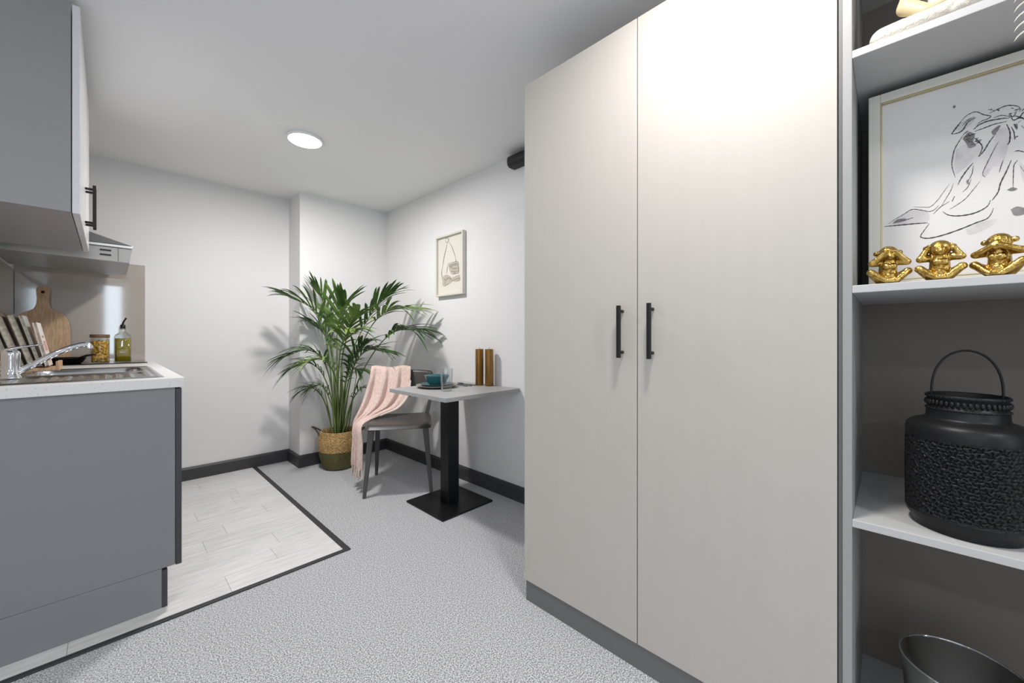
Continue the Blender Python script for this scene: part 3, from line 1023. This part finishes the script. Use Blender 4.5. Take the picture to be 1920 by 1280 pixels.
def keep(p):
    # leaves bend along the walls instead of passing through them
    p = Vector(p)
    p.x = min(p.x, XR - .010)
    if p.x > XC - .012:
        p.y = min(p.y, YC - .010)
    else:
        p.y = min(p.y, YB - .010)
    return p


def frond(ctrl, nl, llen, wid, spread, droop, mat_i, start=.34, up=0.0, seed=0):
    """ctrl: list of (px, py, depth offset) screen guided rachis points from the pot upwards"""
    rnd = random.Random(seed)
    F0 = _s * PX + _c * PY
    P = [at_depth(x, y, F0 + d_) for x, y, d_ in ctrl]
    n = 40
    cv = catmull(P, n)
    mb = MB()
    rads = [.0050 * (1 - i / n) ** .8 + .0014 for i in range(n)]
    fo = mb.tube(cv, rads, 7).build('stem', M_stem, palm)
    lf = MB()
    i0 = int(start * n)
    for k in range(nl):
        t_ = k / (nl - 1)
        fi = i0 + (n - 1 - i0) * t_
        ia = min(int(fi), n - 2)
        p = cv[ia].lerp(cv[ia + 1], fi - ia)
        tg = (cv[min(ia + 2, n - 1)] - cv[max(ia - 1, 0)]).normalized()
        upv = Vector((0, 0, 1)) - tg * tg.z
        if upv.length < .15:
            upv = -dp - tg * tg.dot(-dp)
        upv.normalize()
        side = tg.cross(upv).normalized()
        size = (.55 + .45 * math.sin(math.pi * min(1, .12 + .80 * t_))) * (1 - .25 * max(0, t_ - .8) / .2)
        for sg in (-1, 1):
            L = llen * size * rnd.uniform(.86, 1.12)
            fwd = .72 + .66 * t_ + rnd.uniform(-.22, .22)
            drp = droop * rnd.uniform(.55, 1.5)
            d_ = (side * sg * spread + tg * fwd + upv * (.30 + up + rnd.uniform(-.12, .12))).normalized()
            wv = d_.cross(upv).normalized()
            wv = (wv + upv * sg * .35 * (1 if wv.dot(tg) * sg < 0 else -1)).normalized()
            ns = 7
            ra, rb_, rc_ = [], [], []
            for j in range(ns + 1):
                q = j / ns
                c_ = p + d_ * (L * q) - Vector((0, 0, 1)) * (L * drp * q * q)
                hw = wid * (.32 + 1.1 * q) * (1 - q) ** .62 * 1.25 if q < 1 else .0004
                hw = min(hw, wid) if q < 1 else .0004
                fold = upv * (hw * .35)
                ra.append(c_ - wv * hw + fold)
                rb_.append(c_)
                rc_.append(c_ + wv * hw + fold)
            rows_ = [[keep(ra[j]), keep(rb_[j]), keep(rc_[j])] for j in range(ns + 1)]
            lf.grid(rows_)
    lf.build('frond_leaflets', M_leaf[mat_i], fo)
    fo.name = 'frond'
    return fo


FR = [
    # ctrl points                                                                      nl  len  wid   spread droop mat start up
    ([(628, 822, 0), (620, 700, -.02), (608, 622, -.08), (584, 578, -.16), (540, 556, -.24)], 13, .34, .016, .50, .30, 0, .50, 0),
    ([(630, 822, 0), (626, 690, .0), (616, 610, .0), (604, 562, -.03), (592, 546, -.06)], 12, .24, .017, .42, .16, 0, .50, .05),
    ([(633, 822, 0), (632, 690, -.02), (632, 626, -.05), (638, 586, -.08), (648, 568, -.12)], 13, .30, .019, .62, .16, 0, .50, .1),
    ([(636, 822, 0), (640, 690, -.03), (648, 640, -.10), (656, 606, -.18), (672, 586, -.25)], 13, .32, .019, .70, .32, 2, .50, 0),
    ([(640, 822, 0), (652, 690, .0), (678, 620, .0), (708, 572, -.03), (738, 548, -.07)], 13, .31, .017, .50, .22, 1, .50, -.15),
    ([(640, 822, .02), (660, 700, .0), (690, 622, -.04), (722, 586, -.12), (762, 576, -.20)], 13, .36, .017, .60, .38, 2, .60, -.15),
    ([(644, 822, .0), (668, 724, .0), (704, 656, -.02), (740, 622, -.08), (778, 618, -.16)], 12, .37, .017, .55, .42, 1, .64, -.1),
    ([(630, 822, -.03), (622, 730, -.08), (606, 676, -.14), (576, 656, -.20), (536, 668, -.26)], 13, .27, .013, .62, .46, 1, .46, 0),
    ([(640, 822, -.02), (650, 730, -.05), (668, 678, -.08), (692, 656, -.10), (722, 660, -.12)], 13, .25, .013, .62, .36, 1, .46, 0),
    ([(634, 822, -.04), (634, 720, -.10), (638, 660, -.18), (648, 628, -.25), (664, 618, -.32)], 12, .28, .016, .75, .55, 2, .50, 0),
    ([(626, 822, -.04), (612, 762, -.06), (598, 736, -.08), (582, 726, -.10), (568, 732, -.12)], 9, .19, .009, .62, .55, 1, .42, 0),
    ([(640, 822, -.05), (654, 768, -.06), (668, 738, -.08), (682, 726, -.10), (694, 732, -.11)], 9, .17, .009, .65, .50, 0, .40, 0),
    ([(632, 822, .02), (628, 720, .02), (620, 656, .02), (604, 622, .0), (582, 606, -.03)], 12, .30, .016, .62, .40, 1, .52, 0),
    ([(636, 822, .0), (634, 740, -.07), (624, 696, -.14), (606, 674, -.20), (584, 676, -.26)], 11, .24, .013, .65, .5, 2, .48, 0),
    ([(638, 822, .0), (646, 735, .0), (656, 690, -.02), (672, 656, -.06), (694, 640, -.10)], 12, .27, .014, .65, .45, 1, .48, 0),
    ([(630, 822, -.02), (622, 750, -.06), (604, 700, -.10), (578, 680, -.14), (548, 690, -.18)], 12, .22, .011, .62, .5, 1, .46, 0),
    ([(638, 822, .02), (644, 740, .04), (656, 686, .05), (676, 658, .05), (704, 652, .03)], 12, .24, .012, .62, .42, 0, .48, 0),
    ([(636, 822, -.03), (640, 760, -.10), (650, 712, -.16), (662, 692, -.20), (676, 694, -.24)], 11, .18, .011, .70, .5, 1, .46, 0),
    ([(630, 822, -.03), (624, 770, -.06), (612, 735, -.09), (600, 722, -.12), (588, 726, -.15)], 10, .18, .010, .65, .5, 0, .44, 0),
]
for i, a in enumerate(FR):
    frond(*a, seed=i + 3)
for (x0, x1, y1, r0) in ((628, 624, 668, .0115), (640, 640, 676, .0125), (634, 630, 700, .009), (646, 668, 706, .0055), (622, 606, 716, .0055)):
    F0 = _s * PX + _c * PY
    MB().tube([at_depth(x0 + 4, 824, F0 - .02), at_depth((x0 + x1) / 2 + 2, (824 + y1) / 2, F0 - .04), at_depth(x1, y1, F0 - .08)], [r0, r0 * .85, r0 * .4], 9).build('stalk', M_stem, palm)


# ================================================================== pictures
def ribbon(mb, pts, wd, plane):
    """pts: list of 2-D points mapped by plane() to 3-D; flat stroke with varying width"""
    P = catmull([Vector((p[0], p[1], 0)) for p in pts], max(8, 6 * len(pts))) if len(pts) > 2 else [Vector((p[0], p[1], 0)) for p in pts]
    n = len(P)
    rows_ = []
    for i, p in enumerate(P):
        t_ = P[min(i + 1, n - 1)] - P[max(i - 1, 0)]
        if t_.length < 1e-9:
            continue
        t_.normalize()
        nv = Vector((-t_.y, t_.x, 0))
        k = wd * (.35 + .65 * math.sin(math.pi * (i + .5) / n)) * (1 + .25 * math.sin(i * 1.7))
        rows_.append([plane(p + nv * k), plane(p - nv * k)])
    mb.grid(rows_, smooth=False)


def patch(mb, poly, plane):
    P = catmull([Vector((p[0], p[1], 0)) for p in poly + [poly[0]]], 8 * len(poly))[:-1]
    mb.add([plane(p) for p in P], [tuple(range(len(P)))])


# small framed drawing on the right wall (plane x = const, coordinates y,z)
FX = XR - .034
q0 = on_x(816, 447, FX)
py0, py1, pz0, pz1 = 2.302, 2.652, 1.405, 1.886
pic = thing('framed_sketch', 'small ivory box frame with a pencil sketch on the right wall', 'picture', (XR, (py0 + py1) / 2, pz0))
fw = .014
fm = MB()
fm.box(FX, XR - .001, py0, py0 + fw, pz0, pz1).box(FX, XR - .001, py1 - fw, py1, pz0, pz1)
fm.box(FX, XR - .001, py0 + fw, py1 - fw, pz0, pz0 + fw).box(FX, XR - .001, py0 + fw, py1 - fw, pz1 - fw, pz1)
fm.build('frame', M_frame, pic, bevel=.0012)
MB().box(FX + .020, XR - .002, py0 + fw, py1 - fw, pz0 + fw, pz1 - fw).build('paper', M_paper2, pic)
XA = FX + .0195


def zpl(sx, sy, ox_, oy_, X):
    def f_(p):
        q = on_x(ox_ + p.x / sx, oy_ + p.y / sy, X)
        return q
    return f_


pl = zpl(6.4, 6.4, 780, 400, XA)
sk_ = MB()
for st_ in ([(350, 320), (362, 300), (385, 300), (392, 322), (380, 345), (362, 345), (352, 325)], [(375, 345), (366, 400), (350, 470), (335, 540), (325, 600), (318, 660)],
            [(395, 345), (425, 390), (445, 440), (462, 490), (478, 540)], [(318, 660), (308, 700), (312, 750), (318, 800)],
            [(385, 602), (430, 590), (500, 580), (508, 640), (515, 715)], [(392, 640), (440, 625), (500, 612)], [(388, 600), (372, 680), (372, 720)],
            [(318, 775), (350, 745), (400, 755), (420, 790), (430, 812)], [(430, 730), (470, 720), (515, 716)], [(430, 812), (480, 790), (520, 775), (520, 805), (460, 818)],
            [(322, 800), (325, 850), (345, 868), (400, 840), (430, 822)], [(410, 640), (450, 660), (510, 655)], [(400, 620), (460, 605), (505, 598)],
            [(330, 770), (360, 800), (390, 770), (410, 800)], [(470, 540), (482, 570), (470, 580)], [(412, 690), (460, 700), (512, 690)]):
    ribbon(sk_, st_, 3.2, pl)
sk_.build('pencil_lines', M_pencil, pic)
wsh = MB()
patch(wsh, [(392, 610), (500, 592), (515, 710), (430, 728), (400, 670)], zpl(6.4, 6.4, 780, 400, XA + .0002))
patch(wsh, [(322, 780), (360, 750), (425, 770), (520, 735), (520, 800), (430, 818), (345, 858)], zpl(6.4, 6.4, 780, 400, XA + .0002))
wsh.build('sepia_wash', M_sepia, pic)

# large framed ink drawing standing on the middle shelf
AX = 1.366
ay0, ay1, az0, az1 = -.50, .0405, SH[1] + .0008, 1.690
art = thing('framed_ink_drawing', 'large pale framed ink drawing of a bending figure on the middle shelf', 'picture', (AX, (ay0 + ay1) / 2, SH[1]))
fw = .022
fm = MB()
fm.box(AX, AX + .03, ay0, ay0 + fw, az0, az1).box(AX, AX + .03, ay1 - fw, ay1, az0, az1)
fm.box(AX, AX + .03, ay0 + fw, ay1 - fw, az0, az0 + fw).box(AX, AX + .03, ay0 + fw, ay1 - fw, az1 - fw, az1)
fm.build('frame', M_frame, art, bevel=.0015)
gm = MB()
g0 = .0035
gm.box(AX + .002, AX + .02, ay0 + fw, ay0 + fw + g0, az0 + fw, az1 - fw).box(AX + .002, AX + .02, ay1 - fw - g0, ay1 - fw, az0 + fw, az1 - fw)
gm.box(AX + .002, AX + .02, ay0 + fw + g0, ay1 - fw - g0, az0 + fw, az0 + fw + g0).box(AX + .002, AX + .02, ay0 + fw + g0, ay1 - fw - g0, az1 - fw - g0, az1 - fw)
gm.build('gold_bead', M_goldf, art, bevel=.001)
MB().box(AX + .012, AX + .026, ay0 + fw + g0, ay1 - fw - g0, az0 + fw + g0, az1 - fw - g0).build('paper', M_paper, art)
pl = zpl(4.0, 4.0, 1630, 160, AX + .0115)
plw = zpl(4.0, 4.0, 1630, 160, AX + .0118)
ink = MB()
STR = [
    (5, [(115, 1058), (180, 1052), (250, 1045), (350, 1036), (440, 1030)]), (3, [(140, 1040), (200, 1000), (260, 965), (320, 930), (390, 935), (450, 945), (490, 930), (520, 900)]),
    (2, [(330, 910), (400, 912), (460, 908), (520, 850), (570, 780), (600, 740)]), (2.5, [(540, 905), (580, 840), (610, 790), (630, 735)]),
    (4, [(632, 655), (620, 600), (622, 560), (640, 480), (680, 410), (710, 365)]), (3, [(645, 690), (632, 650), (618, 610)]),
    (5, [(665, 745), (690, 695), (740, 625), (780, 580)]), (5, [(780, 390), (820, 420), (848, 465), (820, 535)]), (5, [(820, 535), (860, 490), (900, 425), (950, 360)]),
    (6, [(615, 366), (650, 320), (690, 270)]), (4, [(690, 265), (740, 220), (800, 198), (860, 220), (910, 230), (890, 250), (830, 275), (790, 330)]),
    (5, [(620, 365), (670, 355), (705, 330), (740, 275), (800, 240)]), (5, [(780, 330), (830, 292), (900, 265), (1000, 248), (1040, 246)]),
    (4, [(790, 345), (860, 320), (940, 290), (1030, 270)]), (7, [(1030, 290), (1055, 350), (1052, 420), (1035, 445)]), (5, [(1092, 405), (1085, 350), (1065, 310)]),
    (6, [(1065, 560), (1030, 640), (985, 730), (965, 800), (920, 862)]), (4, [(975, 650), (990, 600), (1005, 560)]),
    (5, [(908, 860), (890, 900), (840, 935), (760, 965), (660, 978), (590, 970), (550, 945)]),
    (5, [(930, 920), (915, 960), (880, 1000), (800, 1030), (690, 1075), (560, 1120), (450, 1145), (385, 1135), (410, 1090), (450, 1035)]),
    (2.5, [(830, 720), (780, 780), (720, 850), (650, 900), (600, 930)]), (4, [(1112, 560), (1085, 600), (1080, 680), (1078, 770)]), (4, [(1090, 495), (1120, 490), (1190, 505)]),
    (3, [(870, 690), (850, 660), (880, 590), (930, 490), (970, 420)]), (3, [(780, 600), (770, 660), (740, 720)]), (3, [(640, 830), (620, 870)]),
    (6, [(955, 180), (975, 190)]), (4, [(900, 210), (960, 180), (1040, 150), (1120, 160), (1130, 200)]), (5, [(1060, 215), (1080, 260), (1130, 235), (1160, 200), (1220, 190)]),
    (4, [(1040, 246), (1100, 230), (1180, 260), (1260, 300), (1320, 380)]), (4, [(1140, 300), (1200, 360), (1260, 460), (1300, 560)]), (5, [(1160, 420), (1230, 500), (1300, 640), (1330, 780)]),
    (3, [(1130, 600), (1190, 700), (1240, 860), (1260, 1000)]), (3, [(930, 245), (990, 225), (1060, 235)]), (3, [(700, 300), (740, 260), (790, 235)]),
    (2.5, [(480, 965), (530, 915), (600, 870)]), (2.5, [(700, 800), (740, 760), (765, 700)]), (6, [(1085, 290), (1105, 320)]), (3, [(210, 1005), (265, 1010), (330, 990)]),
]
rk = random.Random(11)
for k in range(46):
    x_, y_ = rk.choice(((rk.uniform(880, 1240), rk.uniform(165, 275)), (rk.uniform(1070, 1230), rk.uniform(200, 420)), (rk.uniform(705, 800), rk.uniform(360, 450))))
    a_, l_ = rk.uniform(-1.2, .4), rk.uniform(18, 52)
    STR.append((rk.uniform(1.8, 4.2), [(x_, y_), (x_ + l_ * .5 * math.cos(a_) + 4, y_ + l_ * .5 * math.sin(a_)), (x_ + l_ * math.cos(a_), y_ + l_ * math.sin(a_) + 6)]))
for wd, st_ in STR:
    ribbon(ink, st_, wd * .8, pl)
ink.build('ink_lines', M_ink, art)
wsh = MB()
for poly in ([(955, 335), (1030, 320), (1045, 420), (1000, 590), (930, 610), (875, 680), (846, 665), (885, 590), (930, 490)],
             [(650, 480), (740, 440), (830, 470), (770, 560), (690, 640), (645, 655)], [(150, 1040), (260, 970), (330, 940), (440, 950), (430, 1025), (250, 1040)],
             [(720, 1080), (830, 1030), (960, 1000), (900, 1060), (760, 1120)], [(650, 330), (720, 260), (790, 240), (760, 290), (690, 345)], [(1120, 560), (1180, 640), (1200, 800), (1150, 700)]):
    wsh = MB()
    patch(wsh, poly, plw)
    wsh.build('grey_wash', M_wash, art)
wsh = MB()
pld = zpl(4.0, 4.0, 1630, 160, AX + .0116)
for poly in ([(700, 400), (745, 350), (790, 370), (780, 420), (800, 450), (750, 470), (725, 430)], [(915, 345), (955, 310), (985, 300), (960, 345), (930, 372)],
             [(1060, 930), (1110, 908), (1170, 925), (1160, 965), (1090, 975)], [(1030, 785), (1070, 765), (1110, 775), (1075, 792)], [(625, 165), (635, 150), (648, 155), (640, 172)],
             [(1085, 290), (1110, 290), (1112, 330), (1095, 320)], [(200, 1010), (265, 995), (270, 1015), (180, 1035)], [(725, 720), (740, 705), (748, 735), (735, 742)]):
    wsh = MB()
    patch(wsh, poly, pld)
    wsh.build('dark_wash', M_wash2, art)


# ================================================================== gold monkeys
def blob(name, material, parent, parts, voxel, smooth_it=4):
    mb = MB()
    for p in parts:
        if len(p) == 2:
            mb.sphere(p[0], p[1], 14, 9)
        elif len(p) == 3:
            mb.sphere(p[0], p[1], 14, 9, p[2])
        else:
            mb.capsule(*p)
    o = mb.build(name, material, parent)
    r_ = o.modifiers.new('remesh', 'REMESH')
    r_.mode = 'VOXEL'
    r_.voxel_size = voxel
    r_.use_smooth_shade = True
    s2 = o.modifiers.new('smooth', 'SMOOTH')
    s2.factor = .5
    s2.iterations = smooth_it
    return o


def monkey(cx, cy, z0, sz, pose, yaw, label):
    t = thing('monkey_figurine', label, 'figurine', (cx, cy, z0), 'gold monkey figurines')
    ca, sa = math.cos(yaw), math.sin(yaw)

    def L(x, y, z):
        # local: x = viewer's right, y = into the shelf; world: right = -Y, deep = +X
        X, Y = y * ca + x * sa, -x * ca + y * sa
        return Vector((cx + X * sz, cy + Y * sz, z0 + .0016 + z * sz))
    S = lambda r: r * sz
    P = [(L(0, .03, .20), S(.19), L(0, .0, .52), S(.175)), (L(0, -.10, .17), S(.12)), (L(0, -.02, .77), S(.205)), (L(0, -.15, .71), S(.12)), (L(0, -.215, .665), S(.078)),
         (L(-.085, -.145, .80), S(.055)), (L(.085, -.145, .80), S(.055)), (L(-.02, -.2, .70), S(.025)), (L(.02, -.2, .70), S(.025)), (L(-.06, -.14, .43), S(.085)), (L(.06, -.14, .43), S(.085))]
    for s in (-1, 1):
        P += [(L(s * .225, .01, .80), S(.065)), (L(s * .14, .06, .10), S(.115), L(s * .355, -.08, .30), S(.085)), (L(s * .355, -.08, .30), S(.092), L(s * .10, -.22, .065), S(.058)),
              (L(s * .10, -.22, .06), S(.055), L(-s * .04, -.27, .05), S(.042)), (L(s * .15, .0, .56), S(.095), L(s * .335, -.10, .53), S(.085))]
        for k in range(4):
            P.append((L(-s * .03 + s * .02 * k, -.285, .035 + .018 * k), S(.022)))
        if pose == 'eyes':
            h_ = (s * .09, -.20, .79)
        elif pose == 'ears':
            h_ = (s * .225, -.06, .76)
        else:
            h_ = (s * .045, -.235, .685)
        P.append((L(s * .335, -.10, .53), S(.078), L(*h_), S(.060)))
        for k in range(4):
            if pose == 'ears':
                P.append((L(h_[0], h_[1], h_[2]), S(.026), L(h_[0] - s * .03, h_[1] + .03 * (k - 1), h_[2] + .09 + .01 * k), S(.018)))
            else:
                P.append((L(*h_), S(.026), L(h_[0] - s * .09, h_[1] - .005, h_[2] - .035 + .028 * k), S(.019)))
    blob('body', M_gold, t, P, .0011, 1)
    return t


def front_y(px, X):
    return on_x(px, 500, X).y


mx = XW + .036
monkey(mx, front_y(1665, mx), SH[1], .0865, 'eyes', .25, 'gold monkey figurine covering its eyes, nearest the bookcase side')
monkey(mx, front_y(1762, mx), SH[1], .0865, 'ears', .05, 'gold monkey figurine holding its ears, in the middle')
monkey(mx, front_y(1874, mx), SH[1], .0865, 'mouth', -.35, 'gold monkey figurine covering its mouth with crossed arms')

# ================================================================== lantern
lx_, ly_, lz_ = 1.300, -.119, SH[2]
lan = thing('metal_lantern', 'black perforated metal lantern with wire handle on the lower shelf', 'lantern', (lx_, ly_, lz_))
MB().lathe([(.0001, lz_ + .0005), (.082, lz_ + .0005), (.084, lz_ + .003), (.084, lz_ + .010), (.086, lz_ + .014), (.092, lz_ + .024), (.0945, lz_ + .034)], lx_, ly_, 96).build('foot', M_lant, lan)
# patterned wall with real relief: interlaced leaf lattice
nz, na = 150, 520
z_a, z_b = lz_ + .034, lz_ + .200
rows = []
rs = np.random.RandomState(4)
cell = .0072
circ = 2 * math.pi * .0945
na_c, nz_c = int(circ / cell), int((z_b - z_a) / cell)
seeds = []
for j in range(nz_c + 1):
    for i in range(na_c):
        seeds.append(((i + (.5 if j % 2 else 0) + rs.uniform(-.22, .22)) * circ / na_c, (j + rs.uniform(-.22, .22)) * (z_b - z_a) / nz_c))
seeds = np.array(seeds)
ss = np.arange(na) * circ / na
for j in range(nz + 1):
    zz = (z_b - z_a) * j / nz
    ang = (np.arange(len(seeds)) * 2.399) % 3.1416
    dxs = ss[:, None] - seeds[None, :, 0]
    dxs = (dxs + circ / 2) % circ - circ / 2
    dzs = zz - seeds[None, :, 1]
    ua, ub = dxs * np.cos(ang) + dzs * np.sin(ang), -dxs * np.sin(ang) + dzs * np.cos(ang)
    dd = np.sqrt((ua * .62) ** 2 + (ub * 1.45) ** 2)
    dd.partition(1, axis=1)
    e = dd[:, 1] - dd[:, 0]
    edge = min(1, min(zz, z_b - z_a - zz) / .008)
    hgt = (np.clip((.0030 - dd[:, 0]) / .0010, 0, 1) * .0040 + np.clip((.0036 - dd[:, 0]) / .0016, 0, 1) * .0006) * edge
    bulge = .0010 * math.sin(math.pi * zz / (z_b - z_a))
    rows.append([(lx_ + (.0945 + bulge - h_) * math.cos(s_ / .0945), ly_ + (.0945 + bulge - h_) * math.sin(s_ / .0945), z_a + zz) for s_, h_ in zip(ss, hgt)])
lw = MB()
vs_ = [p for r_ in rows for p in r_]
fs_ = []
for j in range(nz):
    for i in range(na):
        i2 = (i + 1) % na
        fs_.append((j * na + i, j * na + i2, (j + 1) * na + i2, (j + 1) * na + i))
lw.add(vs_, fs_, True).build('perforated_wall', M_lant, lan)
MB().lathe([(.0945, lz_ + .200), (.0950, lz_ + .212), (.0925, lz_ + .223), (.085, lz_ + .231), (.072, lz_ + .236), (.064, lz_ + .239), (.0615, lz_ + .243), (.0608, lz_ + .258)], lx_, ly_, 96).build('shoulder', M_lant, lan)
MB().lathe([(.0608, lz_ + .258), (.0615, lz_ + .259), (.0615, lz_ + .263), (.0595, lz_ + .264), (.0595, lz_ + .284), (.0618, lz_ + .285), (.0618, lz_ + .291), (.0600, lz_ + .292), (.0585, lz_ + .290), (.0580, lz_ + .24), (.0001, lz_ + .238)], lx_, ly_, 96).build('collar', M_lant, lan)
cl = MB()
for k in range(44):
    a = 2 * math.pi * k / 44
    cl.sphere((lx_ + .0600 * math.cos(a), ly_ + .0600 * math.sin(a), lz_ + .274), .0040, 8, 6, (1, 1, 1.6))
for k in range(88):
    a = 2 * math.pi * k / 88
    cl.sphere((lx_ + .0612 * math.cos(a), ly_ + .0612 * math.sin(a), lz_ + .2605 if k % 2 else lz_ + .2875), .0022, 6, 5)
cl.build('beading', M_lant, lan)
hv = Vector((.30, -.954, 0))
hp = [Vector((lx_, ly_, lz_)) + hv * (.0555 * math.cos(a) * (1 if abs(math.cos(a)) < .98 else 1)) + Vector((0, 0, .290 + .098 * max(0, math.sin(a)) ** .8)) for a in [math.pi * k / 30 for k in range(31)]]
hp = [hp[0] - Vector((0, 0, .022))] + hp + [hp[-1] - Vector((0, 0, .022))]
MB().tube(hp, .0022, 8).build('wire_handle', M_lant, lan)

# ================================================================== waste bin
bx, by, rz = 1.322, -.117, .335
bn = thing('waste_bin', 'round polished steel waste bin at the bottom of the bookcase', 'bin', (bx, by, BZ))
MB().lathe([(.0001, BZ + .001), (.078, BZ + .001), (.080, BZ + .004), (.101, rz), (.0995, rz), (.0785, BZ + .006), (.0001, BZ + .005)], bx, by, 72).build('shell', M_binm, bn)
MB().lathe([(.1008 + .0022 * math.cos(a), rz + .0022 * math.sin(a)) for a in [2 * math.pi * k / 10 for k in range(11)]], bx, by, 72).build('rolled_rim', M_chrome, bn)

# ================================================================== seated statue on the top shelf
sx_, sy_, sz_ = 1.272, -.100, SH[0]
stt = thing('seated_statue', 'white textured statue sitting cross legged on the top shelf', 'statue', (sx_, sy_, sz_))


def T(a, d_, z):
    # a: viewer's right (-Y), d_: towards the viewer (-X)
    return Vector((sx_ - d_, sy_ - a, sz_ + z))


robe = []
for s in (-1, 1):
    robe += [(T(s * .045, .0, .038), .036, T(s * .112, .042, .024), .0235), (T(s * .112, .042, .0235), .0235, T(s * .015, .064, .0195), .019)]
robe += [(T(0, -.01, .056), .052, T(0, .0, .15), .046), (T(-.035, .02, .15), .03, T(.035, .02, .15), .03), (T(-.03, .05, .055), .014, T(-.004, .072, .012), .011), (T(.02, .03, .10), .016, T(-.012, .066, .028), .012)]
blob('robe', M_statue, stt, robe, .0022, 2)
blob('body', M_skin, stt, [(T(0, .0, .245), .036), (T(0, .004, .275), .022), (T(0, .0, .20), .018, T(0, .0, .225), .018), (T(-.052, .012, .155), .018, T(-.075, .04, .075), .0165), (T(-.075, .04, .075), .0165, T(-.045, .062, .038), .012),
                           (T(-.045, .062, .036), .011, T(-.015, .068, .040), .009), (T(.052, .012, .155), .018, T(.072, .035, .085), .016), (T(.072, .035, .085), .016, T(.02, .060, .055), .012),
                           (T(0, .036, .244), .010), (T(-.014, .032, .252), .008), (T(.014, .032, .252), .008), (T(-.036, .0, .243), .010), (T(.036, .0, .243), .010)], .0022, 3)
# pale sprig hanging over the edge of the top shelf
gz = SH[0]
yb_ = -.194
sp = thing('trailing_sprig', 'ivory sprig with curved pointed leaves hanging over the top shelf edge', 'ornament', (XW + .03, yb_, gz))
MB().tube(catmull([(XW + .08, yb_, gz + .004), (XW + .02, yb_, gz + .010), (XW - .014, yb_, gz - .004), (XW - .018, yb_, gz - .05), (XW - .014, yb_ - .004, gz - .10)], 20), .0022, 7).build('stem', M_sprig, sp)
for k in range(6):
    zc = gz - .004 - .018 * k
    for s in (-1, 1):
        pts = catmull([(XW - .016, yb_, zc), (XW - .020, yb_ + s * .012, zc - .001), (XW - .021, yb_ + s * .024, zc - .008), (XW - .020, yb_ + s * .030, zc - .017)], 9)
        MB().tube(pts, [.0016, .0026, .0032, .0034, .0032, .0027, .002, .0012, .0004], 7, flat=.5).build('leaf', M_sprig, sp)
